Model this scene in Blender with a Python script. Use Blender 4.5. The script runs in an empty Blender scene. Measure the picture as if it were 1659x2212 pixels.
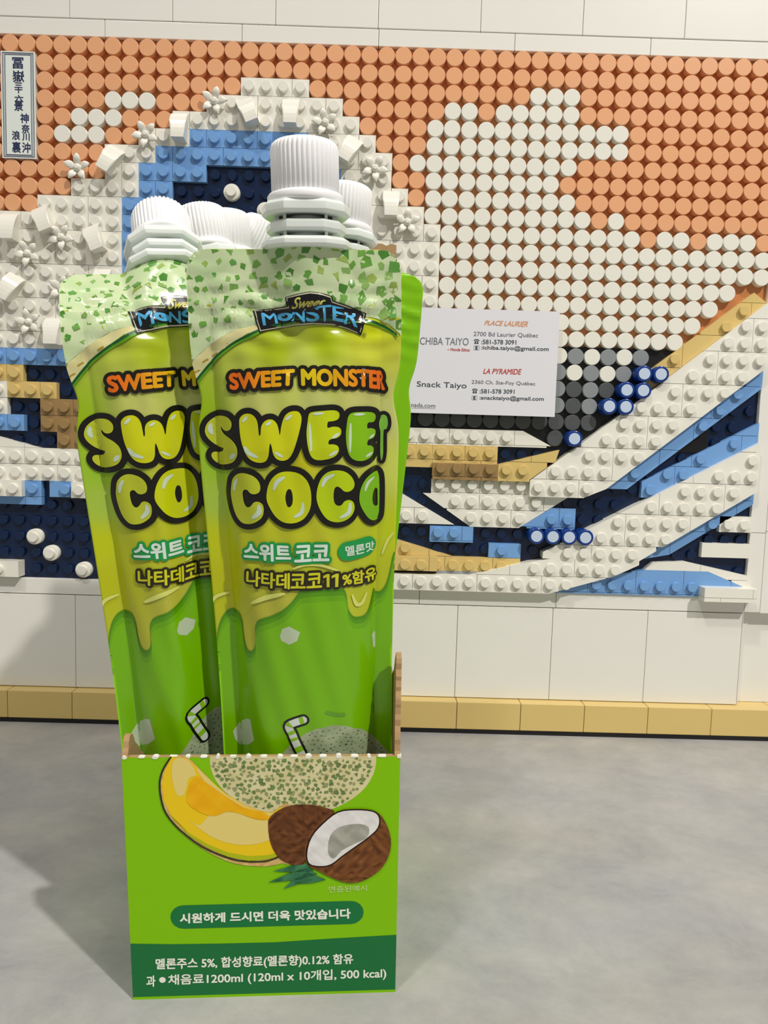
import bpy, bmesh, math, random
from mathutils import Vector, Matrix
import numpy as np

# ------------------------------------------------------------------ camera, light, exposure
scene = bpy.context.scene
MM = 0.001
view = scene.view_settings
view.view_transform = 'Standard'
view.look = 'None'
view.gamma = 1.0
view.use_curve_mapping = False
view.exposure = -0.17

def make_camera():
    p, yw, rl = -0.0887, -0.0082, 0.0292
    cp, sp, cy, sy, cr, sr = math.cos(p), math.sin(p), math.cos(yw), math.sin(yw), math.cos(rl), math.sin(rl)
    B = np.array([[1, 0, 0], [0, 0, -1], [0, 1, 0]], float)
    Rz = np.array([[cy, -sy, 0], [sy, cy, 0], [0, 0, 1]])
    Rx = np.array([[1, 0, 0], [0, cp, -sp], [0, sp, cp]])
    Rr = np.array([[cr, -sr, 0], [sr, cr, 0], [0, 0, 1]])
    M = Rr @ B @ (Rz @ Rx).T
    right, down, fwd = M
    cam = bpy.data.cameras.new('camera')
    cam.sensor_fit = 'VERTICAL'
    cam.sensor_height = 36.0
    cam.lens = 1534.0 / 2212.0 * 36.0
    cam.clip_start = 0.005
    o = bpy.data.objects.new('camera', cam)
    m = Matrix.Identity(4)
    for i in range(3):
        m[i][0], m[i][1], m[i][2] = right[i], -down[i], -fwd[i]
    m[0][3], m[1][3], m[2][3] = 178.11 * MM, -350.31 * MM, 141.44 * MM
    o.matrix_world = m
    scene.collection.objects.link(o)
    scene.camera = o
make_camera()

world = bpy.data.worlds.new('shop_ambience')
scene.world = world
world.use_nodes = True
bg = world.node_tree.nodes['Background']
bg.inputs['Color'].default_value = (1.0, 0.97, 0.92, 1)
bg.inputs['Strength'].default_value = 0.30

def lamp(name, kind, loc, target, energy, size, color=(1, 0.96, 0.9), cone=None):
    l = bpy.data.lights.new(name, kind)
    l.energy = energy
    l.color = color
    if kind == 'AREA':
        l.shape = 'DISK'
        l.size = size
    else:
        l.shadow_soft_size = size
        l.spot_size, l.spot_blend = math.radians(cone), 1.0
    o = bpy.data.objects.new(name, l)
    o.location = loc
    o.rotation_euler = (Vector(target) - Vector(loc)).to_track_quat('-Z', 'Y').to_euler()
    scene.collection.objects.link(o)
    return o
C0 = (0.17, -0.06, 0.15)
lamp('ceiling_spot_or_fill', 'SPOT', (0.17 + 0.85, -0.06 - 1.0, 0.15 + 1.35), (0.21, -0.09, -0.04), 112, 0.03, cone=41)
lamp('ceiling_spot_or_fill', 'AREA', (0.17 - 0.55, -0.06 - 0.9, 0.15 + 1.75), C0, 10, 0.10)  # fill light added at upper left, lifts the main spot's shadow
lamp('ceiling_downlight', 'AREA', (-0.15, -0.75, 1.5), C0, 1.6, 0.05)
lamp('ceiling_downlight', 'AREA', (0.42, -0.6, 1.55), C0, 1.6, 0.05)
lamp('overhead_fill_light', 'AREA', (0.25, -1.1, 2.0), (0.17, 0, 0.1), 4.0, 0.6, (1, 0.98, 0.95))  # broad overhead fill, an added light

# ------------------------------------------------------------------ helpers
def lin(c):
    return tuple(((v / 255) / 12.92) if v / 255 <= 0.04045 else (((v / 255) + 0.055) / 1.055) ** 2.4 for v in c)

def plain(name, rgb, rough=0.4, spec=0.5, sss=0.0, noise=0.0, nscale=300, bump=0.0):
    m = bpy.data.materials.new(name)
    m.use_nodes = True
    nt = m.node_tree
    b = nt.nodes['Principled BSDF']
    b.inputs['Roughness'].default_value = rough
    b.inputs['Specular IOR Level'].default_value = spec
    c = lin(rgb)
    b.inputs['Base Color'].default_value = (*c, 1)
    if sss:
        b.inputs['Subsurface Weight'].default_value = sss
        b.inputs['Subsurface Radius'].default_value = (0.003, 0.003, 0.003)
        b.inputs['Subsurface Scale'].default_value = 1.0
    if noise or bump:
        tc = nt.nodes.new('ShaderNodeTexCoord')
        n = nt.nodes.new('ShaderNodeTexNoise')
        n.inputs['Scale'].default_value = nscale
        n.inputs['Detail'].default_value = 4
        nt.links.new(tc.outputs['Object'], n.inputs['Vector'])
        if noise:
            r = nt.nodes.new('ShaderNodeValToRGB')
            r.color_ramp.elements[0].color = (*[v * (1 - noise) for v in c], 1)
            r.color_ramp.elements[1].color = (*[min(1, v * (1 + noise)) for v in c], 1)
            nt.links.new(n.outputs['Fac'], r.inputs['Fac'])
            nt.links.new(r.outputs['Color'], b.inputs['Base Color'])
        if bump:
            bp = nt.nodes.new('ShaderNodeBump')
            bp.inputs['Strength'].default_value = bump
            bp.inputs['Distance'].default_value = 0.0004
            nt.links.new(n.outputs['Fac'], bp.inputs['Height'])
            nt.links.new(bp.outputs['Normal'], b.inputs['Normal'])
    return m

def printed(name, rough, spec=0.5, coat=0.0):
    m = bpy.data.materials.new(name)
    m.use_nodes = True
    nt = m.node_tree
    b = nt.nodes['Principled BSDF']
    a = nt.nodes.new('ShaderNodeAttribute')
    a.attribute_name = 'ink'
    nt.links.new(a.outputs['Color'], b.inputs['Base Color'])
    b.inputs['Roughness'].default_value = rough
    b.inputs['Specular IOR Level'].default_value = spec
    b.inputs['Coat Weight'].default_value = coat
    b.inputs['Coat Roughness'].default_value = 0.08
    return m

def link(o, parent=None):
    scene.collection.objects.link(o)
    if parent is not None:
        o.parent = parent
    return o

def empty(name, label, cat, group=None):
    o = bpy.data.objects.new(name, None)
    o.empty_display_size = 0.01
    scene.collection.objects.link(o)
    tag(o, label, cat, group)
    return o

def tag(o, label, cat, group=None):
    o['label'] = label
    o['category'] = cat
    if group:
        o['group'] = group
    return o

def mesh(name, verts, faces, mats, parent=None, smooth=False, ink=None, matidx=None, scale=MM):
    me = bpy.data.meshes.new(name)
    v = np.asarray(verts, float) * scale
    me.from_pydata([tuple(p) for p in v], [], [tuple(int(i) for i in f) for f in faces])
    for m in (mats if isinstance(mats, (list, tuple)) else [mats]):
        me.materials.append(m)
    if ink is not None:
        at = me.color_attributes.new('ink', 'FLOAT_COLOR', 'POINT')
        arr = np.ones((len(v), 4), np.float32)
        arr[:, :3] = ink
        at.data.foreach_set('color', arr.ravel())
    if smooth:
        me.polygons.foreach_set('use_smooth', [True] * len(me.polygons))
    if matidx is not None:
        me.polygons.foreach_set('material_index', matidx)
    me.update()
    return link(bpy.data.objects.new(name, me), parent)

class Geo:
    """collects pieces in mm, then becomes one mesh"""
    def __init__(self):
        self.v, self.f, self.m, self.s = [], [], [], []
    def add(self, verts, faces, mat=0, smooth=False):
        o = len(self.v)
        self.v += [tuple(p) for p in verts]
        self.f += [tuple(i + o for i in f) for f in faces]
        self.m += [mat] * len(faces)
        self.s += [smooth] * len(faces)
    def box(self, x0, x1, y0, y1, z0, z1, mat=0, bev=0.0):
        if bev:
            b = bev
            bm = bmesh.new()
            bmesh.ops.create_cube(bm, size=1)
            for q in bm.verts:
                q.co = Vector(((x0 + x1) / 2 + q.co.x * (x1 - x0), (y0 + y1) / 2 + q.co.y * (y1 - y0), (z0 + z1) / 2 + q.co.z * (z1 - z0)))
            bmesh.ops.bevel(bm, geom=bm.edges[:], offset=b, segments=2, affect='EDGES', profile=0.6)
            bm.verts.index_update()
            self.add([q.co[:] for q in bm.verts], [[w.index for w in fc.verts] for fc in bm.faces], mat)
            bm.free()
            return
        self.add([(x0, y0, z0), (x1, y0, z0), (x1, y1, z0), (x0, y1, z0), (x0, y0, z1), (x1, y0, z1), (x1, y1, z1), (x0, y1, z1)],
                 [(3, 2, 1, 0), (4, 5, 6, 7), (0, 1, 5, 4), (1, 2, 6, 5), (2, 3, 7, 6), (3, 0, 4, 7)], mat)
    def lathe(self, prof, n=32, axis='z', mat=0, at=(0, 0, 0), rib=None, cap=True):
        """prof = [(radius, height)]; axis 'z' up or 'y' towards the viewer (-y)"""
        vs = []
        for k, (r, h) in enumerate(prof):
            for i in range(n):
                a = 2 * math.pi * i / n
                rr = r - (rib(k, i) if rib else 0)
                x, y = rr * math.cos(a), rr * math.sin(a)
                p = (x, y, h) if axis == 'z' else (x, -h, y)
                vs.append((p[0] + at[0], p[1] + at[1], p[2] + at[2]))
        fs = []
        for k in range(len(prof) - 1):
            for i in range(n):
                j = (i + 1) % n
                fs.append((k * n + i, k * n + j, (k + 1) * n + j, (k + 1) * n + i))
        self.add(vs, fs, mat, True)
        if cap:
            self.add(vs[:n], [tuple(reversed(range(n)))], mat)
            self.add(vs[-n:], [tuple(range(n))], mat)
    def prism(self, poly, y0, y1, mat=0):
        """poly in (x,z); y0 front, y1 back"""
        n = len(poly)
        ar = sum(poly[i][0] * poly[(i + 1) % n][1] - poly[(i + 1) % n][0] * poly[i][1] for i in range(n))
        if ar < 0:
            poly = poly[::-1]
        self.add([(x, y0, z) for x, z in poly] + [(x, y1, z) for x, z in poly],
                 [tuple(range(n)), tuple(reversed(range(n, 2 * n)))] + [(i + n, (i + 1) % n + n, (i + 1) % n, i) for i in range(n)], mat)
    def build(self, name, mats, parent=None):
        me = bpy.data.meshes.new(name)
        me.from_pydata([tuple(c * MM for c in p) for p in self.v], [], self.f)
        for m in (mats if isinstance(mats, (list, tuple)) else [mats]):
            me.materials.append(m)
        me.polygons.foreach_set('material_index', self.m)
        me.polygons.foreach_set('use_smooth', self.s)
        me.update()
        return link(bpy.data.objects.new(name, me), parent)

def inside(p, poly):
    x, y = p
    r = False
    n = len(poly)
    for i in range(n):
        (x0, y0), (x1, y1) = poly[i], poly[i - 1]
        if (y0 > y) != (y1 > y) and x < (x1 - x0) * (y - y0) / (y1 - y0) + x0:
            r = not r
    return r

def edge_dist(p, poly):
    best = 1e9
    for i in range(len(poly)):
        a, b = np.array(poly[i - 1], float), np.array(poly[i], float)
        ab = b - a
        t = 0 if ab @ ab < 1e-12 else max(0, min(1, ((np.array(p) - a) @ ab) / (ab @ ab)))
        best = min(best, float(np.linalg.norm(a + t * ab - np.array(p))))
    return best

def area(poly):
    return abs(sum(poly[i - 1][0] * poly[i][1] - poly[i][0] * poly[i - 1][1] for i in range(len(poly)))) / 2

def clip_rect(poly, x0, x1, y0, y1):
    for ax, lim, sg in ((0, x0, 1), (0, x1, -1), (1, y0, 1), (1, y1, -1)):
        out = []
        for i in range(len(poly)):
            a, b = poly[i - 1], poly[i]
            ia, ib = sg * (a[ax] - lim) >= 0, sg * (b[ax] - lim) >= 0
            if ia != ib:
                t = (lim - a[ax]) / (b[ax] - a[ax])
                out.append((a[0] + t * (b[0] - a[0]), a[1] + t * (b[1] - a[1])))
            if ib:
                out.append(b)
        poly = out
        if not poly:
            return []
    res = []
    for p in poly:
        if not res or abs(p[0] - res[-1][0]) + abs(p[1] - res[-1][1]) > 1e-4:
            res.append(p)
    return res

def smooth_closed(p, k=4):
    n = len(p)
    out = []
    for i in range(n):
        a, b, c, d = (np.array(p[(i + j) % n], float) for j in (-1, 0, 1, 2))
        for s in range(k):
            t = s / k
            out.append(tuple(0.5 * ((2 * b) + (c - a) * t + (2 * a - 5 * b + 4 * c - d) * t * t + (3 * b - a - 3 * c + d) * t ** 3)))
    return out

def smooth_open(p, k=5):
    q = [p[0]] + list(p) + [p[-1]]
    out = []
    for i in range(1, len(q) - 2):
        a, b, c, d = (np.array(q[i + j], float) for j in (-1, 0, 1, 2))
        for s in range(k):
            t = s / k
            out.append(tuple(0.5 * ((2 * b) + (c - a) * t + (2 * a - 5 * b + 4 * c - d) * t * t + (3 * b - a - 3 * c + d) * t ** 3)))
    out.append(tuple(p[-1]))
    return out

# ------------------------------------------------------------------ print sheets: flat ink shapes cut fine, later laid on a surface
class Sheet:
    def __init__(self, gx=1.0, gz=1.6):
        self.gx, self.gz = gx, gz
        self.items = []          # (verts2d ndarray, faces, layer, colour or function)
    def _cut(self, verts, faces):
        bm = bmesh.new()
        vs = [bm.verts.new((x, y, 0)) for x, y in verts]
        for f in faces:
            try:
                bm.faces.new([vs[i] for i in f])
            except ValueError:
                pass
        bmesh.ops.triangulate(bm, faces=bm.faces[:])
        xs = [v.co.x for v in bm.verts]
        ys = [v.co.y for v in bm.verts]
        if not xs:
            bm.free()
            return np.zeros((0, 2)), []
        for ax, g, lo, hi in ((0, self.gx, min(xs), max(xs)), (1, self.gz, min(ys), max(ys))):
            if not g:
                continue
            k = math.floor(lo / g) + 1
            while k * g < hi:
                co = Vector((0, 0, 0))
                co[ax] = k * g + 1e-5
                no = Vector((0, 0, 0))
                no[ax] = 1
                bmesh.ops.bisect_plane(bm, geom=bm.verts[:] + bm.edges[:] + bm.faces[:], plane_co=co, plane_no=no, dist=1e-6)
                k += 1
        bm.verts.index_update()
        V = np.array([(v.co.x, v.co.y) for v in bm.verts])
        F = [[v.index for v in f.verts] for f in bm.faces]
        bm.free()
        return V, F
    def raw(self, verts, faces, layer, col):
        V, F = self._cut(verts, faces)
        self.items.append((V, F, layer, col))
        return V, F
    def poly(self, pts, layer, col, grow=0.0, outline=None):
        """grow: ink also spreads that far round the shape; outline=(radius, layer, colour)"""
        V, F = self.raw(pts, [list(range(len(pts)))], layer, col)
        if outline:
            self.spread(V, F, *outline)
    def spread(self, V, F, rad, layer, col, n=14):
        n = max(n, int(rad * 26))
        for i in range(n):
            a = 2 * math.pi * i / n
            self.items.append((V + np.array([rad * math.cos(a), rad * math.sin(a)]), F, layer + .4 * i / n, col))
        self.items.append((V, F, layer + .42, col))
    def stroke(self, pts, w, layer, col, taper=False, caps=True):
        r0 = w / 2
        pts = [np.array(p, float) for p in pts]
        n = len(pts)
        L, Rr = [], []
        for i in range(n):
            a, b = pts[max(0, i - 1)], pts[min(n - 1, i + 1)]
            t = (b - a) / max(1e-6, np.linalg.norm(b - a))
            nr = np.array([-t[1], t[0]])
            r = r0 * (1 if not taper else (0.35 + 0.65 * math.sin(math.pi * (i + 0.5) / n)))
            L.append(pts[i] + nr * r)
            Rr.append(pts[i] - nr * r)
        vs = [tuple(p) for p in L + Rr]
        fs = [(i, i + 1, n + i + 1, n + i) for i in range(n - 1)]
        self.raw(vs, fs, layer, col)
        if caps:
            for e, o_ in ((0, 1), (-1, -2)):
                r = r0 * (0.35 if taper and n > 2 else 1)
                d_ = pts[e] - pts[o_]
                a0 = math.atan2(d_[1], d_[0])
                self.raw([(pts[e][0] + r * math.cos(a), pts[e][1] + r * math.sin(a)) for a in np.linspace(a0 - math.pi / 2, a0 + math.pi / 2, 9)], [list(range(9))], layer, col)
    def text(self, s, quad, layer, col, bold=0.0, outline=None, shear=0.0):
        V, F = glyphs(s)
        if shear:
            V = V.copy()
            V[:, 0] += shear * V[:, 1]
        lo, hi = V.min(0), V.max(0)
        UV = (V - lo) / np.maximum(hi - lo, 1e-6)
        bl, br, tr, tl = (np.array(q, float) for q in quad)
        u, v = UV[:, :1], UV[:, 1:]
        P = bl * (1 - u) * (1 - v) + br * u * (1 - v) + tr * u * v + tl * (1 - u) * v
        W, G = self._cut([tuple(p) for p in P], F)
        if bold:
            self.spread(W, G, bold, layer, col, 8)
        else:
            self.items.append((W, G, layer, col))
        if outline:
            rad, lay, c2 = outline
            self.spread(W, G, rad + bold, lay, c2, 12)
    def bake(self):
        """-> verts2d, layer per vertex, colours, faces"""
        Vs, Ls, Cs, Fs, o = [], [], [], [], 0
        for V, F, layer, col in self.items:
            if len(V) == 0:
                continue
            Vs.append(V)
            Ls.append(np.full(len(V), float(layer)))
            Cs.append(col(V) if callable(col) else np.tile(lin(col), (len(V), 1)))
            for f in F:
                # all faces turned to face the viewer
                p = V[f]
                ar = np.sum(p[:, 0] * np.roll(p[:, 1], -1) - np.roll(p[:, 0], -1) * p[:, 1])
                if abs(ar) > 1e-9:
                    Fs.append([i + o for i in (f if ar > 0 else f[::-1])])
            o += len(V)
        return np.concatenate(Vs), np.concatenate(Ls), np.concatenate(Cs), Fs

_gl = {}
ONE = [(.03, 0), (.17, 0), (.17, .73), (.05, .73), (-.13, .63), (-.13, .5), (.03, .57)]
def glyphs(s):
    if s == '1':
        return np.array(ONE), [[0, 1, 2, 6], [2, 3, 4, 5, 6]]
    if s not in _gl:
        c = bpy.data.curves.new('t', 'FONT')
        c.body = s
        c.resolution_u = 4
        c.fill_mode = 'FRONT'
        o = bpy.data.objects.new('t', c)
        scene.collection.objects.link(o)
        dg = bpy.context.evaluated_depsgraph_get()
        me = o.evaluated_get(dg).to_mesh()
        V = np.array([(v.co.x, v.co.y) for v in me.vertices])
        F = [list(p.vertices) for p in me.polygons]
        o.evaluated_get(dg).to_mesh_clear()
        bpy.data.objects.remove(o)
        bpy.data.curves.remove(c)
        _gl[s] = (V, F)
    return _gl[s]

def lerp(a, b, t):
    return tuple(x + (y - x) * t for x, y in zip(a, b))

def smoothstep(a, b, t):
    t = np.clip((t - a) / (b - a), 0, 1)
    return t * t * (3 - 2 * t)


# shapes of the printed artwork (mm on the pouch, the carton and the card) and of the brick relief (in studs)
ART = {
    'bubble': {'S': [(-18.11, 148.0), (-16.54, 147.73), (-15.55, 146.81), (-15.36, 145.72), (-15.81, 144.77), (-16.76, 144.42), (-17.56, 144.7), (-18.14, 145.4), (-17.94, 144.36), (-17.09, 143.45), (-15.73, 142.56), (-14.59, 141.35), (-14.14, 139.95), (-14.31, 138.51), (-15.29, 137.18), (-16.92, 136.51), (-19.05, 136.31), (-20.49, 137.02), (-21.24, 138.11), (-21.1, 138.99), (-20.38, 139.31), (-19.26, 139.22), (-18.1, 139.54), (-17.76, 140.22), (-18.35, 140.48), (-19.82, 140.86), (-21.36, 142.01), (-22.31, 143.31), (-22.49, 144.6), (-21.94, 146.04), (-20.77, 147.15), (-19.44, 147.78)], 'W': [(-13.58, 146.23), (-13.37, 147.47), (-12.37, 148.35), (-10.92, 148.48), (-9.83, 147.8), (-9.23, 146.56), (-9.03, 144.71), (-8.91, 143.47), (-8.58, 143.78), (-8.41, 145.48), (-7.82, 146.56), (-6.86, 147.11), (-5.77, 147.01), (-4.86, 146.08), (-4.43, 144.53), (-4.35, 143.7), (-4.13, 143.76), (-3.85, 145.3), (-3.27, 147.14), (-2.47, 148.37), (-1.21, 148.97), (0.19, 148.81), (0.85, 147.72), (0.75, 146.17), (0.24, 144.02), (-0.44, 141.55), (-1.28, 139.38), (-2.41, 137.98), (-3.83, 137.59), (-5.07, 138.01), (-5.82, 139.12), (-6.15, 140.68), (-6.47, 141.67), (-6.71, 140.68), (-6.93, 138.81), (-7.6, 137.55), (-9.04, 137.16), (-10.63, 137.52), (-11.88, 138.6), (-12.79, 140.62), (-13.36, 143.11)], 'E': [(2.32, 146.47), (2.67, 148.16), (3.46, 148.77), (5.97, 148.99), (8.48, 149.07), (9.57, 148.59), (9.71, 147.59), (9.06, 146.83), (7.8, 146.54), (6.92, 146.4), (6.83, 145.1), (8.09, 145.29), (9.5, 145.1), (10.06, 144.31), (9.78, 143.22), (8.82, 142.62), (7.56, 142.41), (7.08, 142.04), (7.06, 141.27), (8.16, 141.18), (9.1, 140.74), (9.33, 139.79), (8.74, 138.71), (7.31, 137.96), (5.1, 137.61), (3.53, 137.89), (2.62, 139.01), (2.11, 141.2), (1.95, 143.99)], 'e': [(11.42, 145.67), (11.77, 147.54), (12.59, 148.4), (14.52, 148.56), (17.15, 148.46), (18.16, 147.93), (18.21, 146.81), (17.62, 146.1), (16.28, 145.95), (16.1, 144.69), (17.1, 144.63), (18.12, 144.23), (18.17, 143.25), (17.58, 142.33), (16.22, 141.8), (16.04, 140.69), (16.88, 140.46), (17.55, 139.74), (17.37, 138.46), (16.34, 137.43), (14.67, 137.03), (13.04, 137.38), (11.92, 138.41), (11.32, 140.34), (11.15, 143.18)], 'T': [(19.07, 145.93), (19.55, 147.19), (20.54, 147.76), (21.35, 147.17), (21.57, 145.54), (21.17, 144.24), (20.51, 143.76), (20.41, 138.66), (19.96, 136.51), (19.64, 138.67), (19.72, 143.77), (19.17, 144.46)], 'C': [(-16.12, 131.46), (-15.67, 133.13), (-14.4, 134.35), (-12.71, 134.67), (-10.77, 134.03), (-9.53, 132.78), (-9.17, 131.36), (-9.47, 130.23), (-10.46, 129.73), (-11.43, 129.92), (-12.06, 130.63), (-12.71, 130.76), (-13.25, 130.08), (-13.16, 128.14), (-12.72, 126.88), (-12.06, 126.53), (-11.38, 126.95), (-10.69, 127.79), (-9.71, 127.92), (-8.77, 127.2), (-8.57, 125.75), (-9.05, 124.13), (-10.56, 122.94), (-12.24, 122.42), (-13.93, 122.69), (-15.24, 124.35), (-16.0, 126.89), (-16.33, 129.48)], 'O': [(-7.73, 129.62), (-7.17, 131.85), (-6.0, 133.76), (-4.39, 134.85), (-2.19, 135.05), (-0.0, 134.63), (1.53, 133.34), (2.43, 131.41), (2.74, 128.85), (2.46, 126.28), (1.29, 124.21), (-0.32, 123.12), (-2.24, 122.77), (-4.13, 123.18), (-5.83, 124.49), (-7.04, 126.42), (-7.69, 128.02)], 'c': [(3.9, 129.46), (4.33, 131.69), (5.32, 133.58), (6.92, 134.8), (8.83, 135.11), (10.74, 134.63), (12.16, 133.42), (12.85, 131.91), (12.61, 130.63), (11.62, 129.9), (10.49, 129.98), (9.7, 130.77), (8.92, 131.27), (8.27, 130.75), (8.01, 129.0), (8.2, 127.37), (8.92, 126.68), (9.79, 126.79), (10.45, 127.62), (11.59, 127.86), (12.55, 127.05), (12.69, 125.39), (11.84, 123.84), (10.2, 122.85), (8.27, 122.66), (6.36, 123.41), (4.97, 125.25), (4.07, 127.53)], 'o': [(13.95, 128.21), (14.41, 130.45), (15.61, 132.6), (17.32, 133.86), (18.74, 133.94), (19.36, 132.01), (19.3, 125.26), (18.88, 122.53), (17.57, 121.87), (16.17, 122.71), (14.84, 124.78), (14.12, 126.54)]},
    'holes': [[(-3.31, 128.96), (-2.95, 130.55), (-2.37, 130.92), (-1.85, 130.37), (-1.65, 128.77), (-1.85, 127.33), (-2.44, 126.7), (-2.99, 127.1)], [(17.2, 127.71), (17.46, 129.34), (17.99, 129.97), (18.53, 129.1), (18.63, 127.37), (18.51, 125.7), (17.78, 125.56), (17.32, 126.34)]],
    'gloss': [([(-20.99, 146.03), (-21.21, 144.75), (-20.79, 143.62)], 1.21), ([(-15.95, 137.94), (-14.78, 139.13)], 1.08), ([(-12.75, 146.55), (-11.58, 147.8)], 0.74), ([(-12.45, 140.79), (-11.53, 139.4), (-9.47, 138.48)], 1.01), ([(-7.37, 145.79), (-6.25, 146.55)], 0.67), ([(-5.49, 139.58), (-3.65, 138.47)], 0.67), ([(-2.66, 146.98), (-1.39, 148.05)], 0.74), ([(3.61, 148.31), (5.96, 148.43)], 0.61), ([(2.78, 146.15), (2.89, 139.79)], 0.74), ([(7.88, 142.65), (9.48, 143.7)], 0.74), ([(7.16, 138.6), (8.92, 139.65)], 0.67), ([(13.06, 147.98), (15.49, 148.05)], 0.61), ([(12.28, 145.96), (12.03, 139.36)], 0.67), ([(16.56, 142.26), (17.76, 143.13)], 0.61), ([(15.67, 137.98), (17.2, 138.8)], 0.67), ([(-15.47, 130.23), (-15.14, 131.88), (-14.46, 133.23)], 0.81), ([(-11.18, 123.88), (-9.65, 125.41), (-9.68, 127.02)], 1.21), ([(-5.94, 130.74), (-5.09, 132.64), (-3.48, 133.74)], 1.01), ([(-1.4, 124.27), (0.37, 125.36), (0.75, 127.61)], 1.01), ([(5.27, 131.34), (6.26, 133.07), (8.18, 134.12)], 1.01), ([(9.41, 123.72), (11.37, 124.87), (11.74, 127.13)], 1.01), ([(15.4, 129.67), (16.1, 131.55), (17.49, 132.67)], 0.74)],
    'arc': [(-26.0, 151.69), (-25.39, 154.29), (-23.28, 156.98), (-20.41, 160.2), (-17.35, 162.81), (-13.92, 165.08), (-10.08, 166.83), (-4.08, 168.97), (3.64, 169.97), (10.94, 169.87), (15.31, 169.91), (18.64, 169.43), (21.43, 168.29), (23.64, 166.78)],
    'cream': [(-26.0, 158.62), (-24.13, 161.29), (-20.75, 163.94), (-17.21, 166.19), (-13.84, 167.82), (-9.49, 168.73), (-4.05, 169.48), (-4.08, 168.97), (-10.08, 166.83), (-13.92, 165.08), (-17.35, 162.81), (-20.41, 160.2), (-23.28, 156.98), (-25.39, 154.29), (-26.0, 151.69), (-26.0, 155.39)],
    'net_edge': [(-26.0, 158.62), (-24.13, 161.29), (-20.75, 163.94), (-17.21, 166.19), (-13.84, 167.82), (-9.49, 168.73), (-4.03, 169.99), (3.67, 170.99), (10.96, 170.72), (15.33, 170.76), (19.21, 170.3), (22.54, 168.61), (24.64, 166.78)],
    'badge': [(-9.86, 172.0), (-7.94, 172.39), (-5.85, 172.55), (-3.81, 172.72), (-1.81, 172.96), (-2.0, 174.88), (-0.47, 175.24), (0.95, 175.5), (3.6, 175.87), (5.9, 175.61), (7.23, 175.39), (8.4, 175.09), (8.71, 174.24), (10.56, 173.83), (12.2, 173.4), (14.4, 172.53), (16.61, 171.66), (15.91, 168.95), (15.21, 166.28), (13.65, 167.09), (12.09, 167.75), (10.27, 168.37), (8.45, 168.72), (6.27, 168.9), (3.93, 168.88), (1.6, 168.73), (-0.57, 168.52), (-2.39, 168.28), (-4.23, 167.91), (-6.34, 167.41), (-8.35, 166.79), (-9.1, 169.38)],
    'badge_line': [(-9.26, 171.93), (-5.87, 172.24), (-1.32, 172.67), (-1.6, 174.66), (0.94, 175.16), (3.6, 175.53), (5.8, 175.33), (8.07, 174.84), (8.38, 173.94), (12.11, 173.04), (16.08, 171.47), (14.88, 166.78), (12.1, 168.11), (8.64, 169.04), (3.94, 169.19), (-0.55, 168.85), (-4.22, 168.26), (-8.06, 167.29), (-9.26, 171.93)],
    'badge_w': 0.27,
    'mon': [('M', [(-7.31, 168.75), (-4.13, 169.18), (-4.51, 171.55), (-7.79, 171.33)]), ('N', [(-0.7, 169.64), (2.11, 169.48), (2.2, 172.17), (-0.39, 171.89)]), ('S', [(2.61, 169.52), (5.48, 169.84), (5.61, 172.74), (2.53, 172.34)]), ('T', [(5.93, 169.77), (7.56, 169.83), (8.18, 173.22), (5.15, 172.89)]), ('E', [(8.52, 170.07), (11.06, 169.54), (11.13, 172.71), (8.45, 173.11)]), ('R', [(11.3, 169.27), (14.32, 168.39), (14.78, 171.55), (11.54, 172.32)])],
    'ring': [(-0.26, 170.56), (-0.38, 170.21), (-0.67, 169.9), (-1.13, 169.65), (-1.7, 169.5), (-2.33, 169.45), (-2.96, 169.52), (-3.52, 169.69), (-3.96, 169.95), (-4.23, 170.28), (-4.32, 170.63), (-4.2, 170.98), (-3.89, 171.28), (-3.43, 171.52), (-2.85, 171.67), (-2.22, 171.71), (-1.6, 171.65), (-1.05, 171.48), (-0.62, 171.23), (-0.35, 170.91)],
    'sweet': [(-0.67, 172.44), (6.29, 173.39), (7.21, 174.56), (0.13, 174.61)],
    'reg': ((15.96, 166.43), 0.94),
    'orange': [('SWEET', [(-15.4, 154.14), (-0.84, 155.09), (-0.6, 158.47), (-15.61, 157.62)]), ('MONST', [(1.33, 155.0), (16.79, 154.59), (16.77, 158.32), (1.28, 158.52)]), ('ER', [(17.06, 154.36), (20.72, 153.8), (20.58, 157.92), (17.04, 158.19)])],
    'hangul': [('스위트', [(-13.63, 113.71), (-2.51, 113.61), (-2.61, 117.51), (-13.55, 117.71)]), ('코코', [(-1.5, 113.4), (6.49, 113.47), (6.6, 117.22), (-1.33, 117.29)])],
    'pill': ([(11.03, 115.29), (15.7, 115.73)], 4.84),
    'pilltext': ('멜론맛', [(10.64, 114.12), (17.49, 114.3), (17.5, 116.53), (10.49, 116.6)]),
    'nata': [('나타데', [(-13.37, 107.26), (-3.15, 106.73), (-2.97, 110.52), (-13.09, 110.98)]), ('코코', [(-2.71, 106.88), (4.64, 106.84), (4.72, 110.35), (-2.61, 110.35)]), ('1', [(5.2, 106.84), (6.57, 106.85), (6.67, 110.12), (5.15, 110.11)]), ('1', [(7.19, 106.81), (8.53, 106.78), (8.69, 110.05), (7.13, 110.11)]), ('%함유', [(9.63, 106.82), (17.94, 106.58), (17.81, 109.93), (9.62, 109.98)])],
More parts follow.
